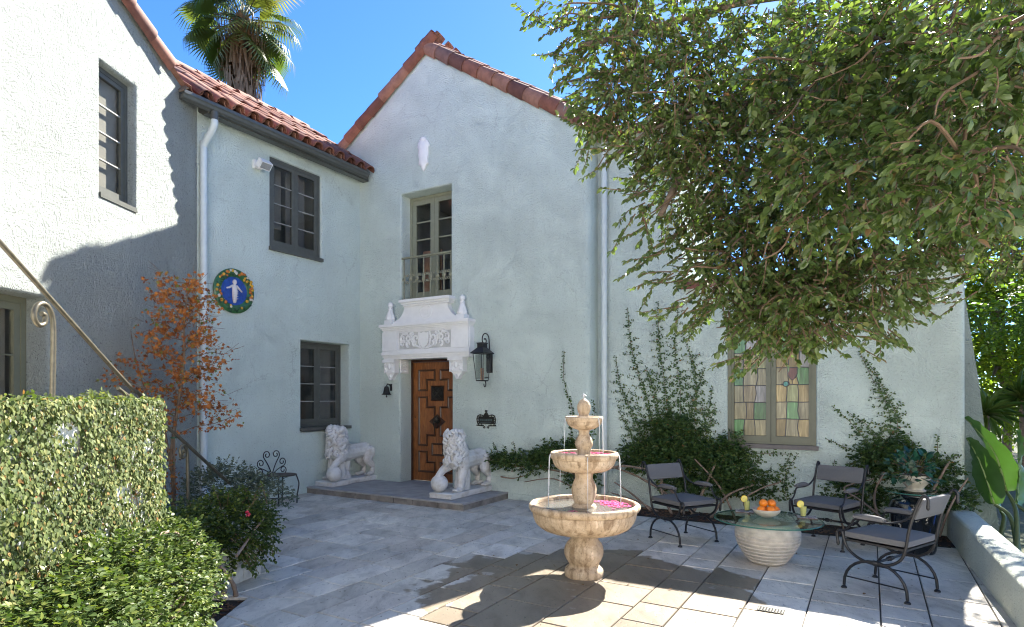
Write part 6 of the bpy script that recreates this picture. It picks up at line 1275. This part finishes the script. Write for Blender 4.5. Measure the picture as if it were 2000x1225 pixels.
for (s0, tipb, base, ctrl, tip, wd, rl_) in (((0, 0, 0), 0, at(1966, 960, 6.45), at(1940, 880, 6.5), at(1884, 815, 6.75), .15, .9), ((.1, .1, 0), 0, at(1942, 985, 6.5), at(1915, 905, 6.6), at(1888, 855, 6.75), .15, 1.3), ((.2, 0, 0), 0, at(1985, 985, 6.4), at(1990, 910, 6.5), at(1985, 840, 6.6), .17, 1.5), ((.3, .2, 0), 0, at(2060, 960, 6.6), at(2080, 860, 6.6), at(2060, 760, 6.7), .2, 1.3), ((.05, .3, 0), 0, at(1955, 1000, 6.6), at(1940, 965, 6.7), at(1915, 935, 6.75), .08, .8)):
    st_ = MB(); P = smooth_path([bp0+Vector(s0), (bp0+Vector(s0))*.5+base*.5+Vector((.05, 0, .1)), base], 6); st_.tube([p-bp0 for p in P], [lerp(.03, .014, i/(len(P)-1)) for i in range(len(P))], 7); st_.build('stalk', simple('leaf_stalk', (.07, .10, .03), .4) if 'leaf_stalk' not in bpy.data.materials else bpy.data.materials['leaf_stalk'], bop, 60)
    big_leaf(bop, base, ctrl, tip, wd, BP, rl_, 'leaf', bp0)
def spiky(label, loc, h, L, seed):
    t = thing('dracaena', label, 'plant', loc, 0, 'spiky plants beyond the wall'); r = random.Random(seed); b = MB(); b.tube([(0, 0, -.1), (.05, 0, h*.5), (0, 0, h)], [.05, .04, .04], 8); b.build('trunk', M['bark'], t, 60); lv = Leaves()
    for i in range(70): q = rv(r); q.z = q.z*.7+.35; lv.add(Vector(loc)+Vector((0, 0, h)), q, Vector((0, 0, 1))+rv(r)*.2, L*r.uniform(.7, 1.1))
    foliage(lv, (LF_LONG[0]*np.array((1, .32, 1)), LF_LONG[1]), leafmat('dracaena_leaf', [(0, (.05, .10, .02)), (1, (.12, .16, .04))], .4, .4, .5), t, 'foliage', 'leaf', 0, loc)
spiky('spiky dracaena on a bare trunk, the left one beyond the wall', (7.75, 9.9, -.1), 1.35, .55, 3); spiky('spiky dracaena on a bare trunk, the right one beyond the wall', (8.9, 10.6, -.1), 1.6, .6, 4)
YM = leafmat('sunlit_canopy_leaf', [(0, (.09, .13, .015)), (.5, (.15, .20, .025)), (1, (.24, .26, .04))], .5, .58, .3)
DM_ = leafmat('dark_canopy_leaf', [(0, (.04, .08, .014)), (.6, (.075, .13, .022)), (1, (.12, .17, .03))], .45, .5, .4)
def garden_tree(label, loc, lobes, m, seed, size, h):
    t = thing('garden_tree', label, 'tree', loc, 0, 'trees beyond the parapet wall'); r = random.Random(seed); lv = Leaves(); L = Vector(loc)
    b = MB(); b.tube(smooth_path([(0, 0, -.2), (.1, 0, h*.4), (-.05, .1, h*.75), (0, 0, h)], 4), [lerp(.09, .045, i/12) for i in range(13)], 8); b.build('trunk', M['bark'], t, 60)
    for c, rad, n in lobes:
        b = MB(); b.tube(smooth_path([(0, 0, h*.45), Vector(c)*.5+Vector((0, 0, h*.3)), Vector(c)], 4), [lerp(.06, .02, i/8) for i in range(9)], 6); b.build('branch', M['bark'], t, 60)
        for i in range(n): q = rv(r)*(r.random()**.35); p = L+Vector(c)+Vector((q.x*rad[0], q.y*rad[1], q.z*rad[2])); spray(r, lv, None, p, q+rv(r)*.6+Vector((0, 0, -.2)), r.uniform(.25, .5), size, size*.55, .4, .9)
    foliage(lv, LF_IVY, m, t, 'crown', 'leaf', 0, loc)
garden_tree('bright yellow-green tree beyond the house end', (9.9, 12.2, -.1), [((-.2, 0, 3.2), (1.3, 1.2, 1.1), 620), ((.2, .3, 4.6), (1.4, 1.2, 1.0), 600), ((1.1, -.2, 2.4), (1.2, 1.0, .8), 360), ((-.7, -.6, 2.0), (.9, .8, .9), 320), ((-.3, .5, 5.6), (1.2, 1, .8), 260), ((-.8, .4, 4.0), (.9, .9, .9), 200)], YM, 5, .095, 4.2)
garden_tree('dark leafy tree in front of the yellow-green one', (8.9, 9.6, -.1), [((-.6, .2, 3.0), (.6, .6, .38), 110), ((.3, 0, 3.2), (.8, .8, .6), 190), ((1.2, .2, 3.6), (.8, .8, .8), 160)], DM_, 6, .08, 3.4)
garden_tree('airy high crowned tree just beyond the house end', (9.7, 9.2, -.1), [((-2.9, -.5, 5.3), (.75, .75, .7), 95), ((-2.4, -1.3, 4.6), (.6, .6, .6), 60), ((-2.0, 0, 5.8), (.7, .7, .6), 60)], DM_, 8, .085, 4.8)
garden_tree('tall background tree at the far right edge', (15.5, 18, -.1), [((0, 0, 4.5), (2.2, 2, 2.0), 420), ((-1.5, .5, 2.6), (1.8, 1.4, 1.6), 320), ((1, 0, 2.2), (1.6, 1.4, 1.6), 260)], YM, 7, .13, 5)
hd_ = thing('hedge', 'sunlit green hedge closing the garden beyond the wall', 'hedge', (12, 15, 0)); lv = Leaves(); r = random.Random(2)
for i in range(900): p = Vector((r.uniform(9.0, 19), 15+r.gauss(0, .5), r.uniform(0, 2.1))); spray(r, lv, None, p, rv(r), r.uniform(.2, .5), .12, .06, .3, .9)
foliage(lv, LF_IVY, YM, hd_, 'foliage', 'leaf', 0, (12, 15, 0))
# ---- fallen leaves on the pavers
FLM = leafmat('dry_leaf', [(0, (.10, .05, .025)), (1, (.18, .10, .04))], .8, .1); r = random.Random(77)
tm = bpy.data.meshes.new('fallen_leaf'); tm.from_pydata(LF_OAK[0].tolist(), [], LF_OAK[1]); tm.materials.append(FLM)
for k in range(70):
    a_, b_ = r.uniform(5.6, 8.5), r.uniform(-3.4, -.35)
    if k > 44: a_, b_ = r.uniform(2.5, 5.5), r.uniform(-4.2, -1.6)
    p = W(a_, b_, .007); o = link('fallen_leaf', tm, None, None, loc=p, rot=(r.gauss(0, .2), r.gauss(0, .2), r.uniform(0, 6.28))); s_ = r.uniform(.018, .042); o.scale = (s_, s_, s_)
    o['label'] = 'small dry brown leaf lying on the grey pavers'; o['category'] = 'leaf'; o['group'] = 'fallen leaves on the patio'
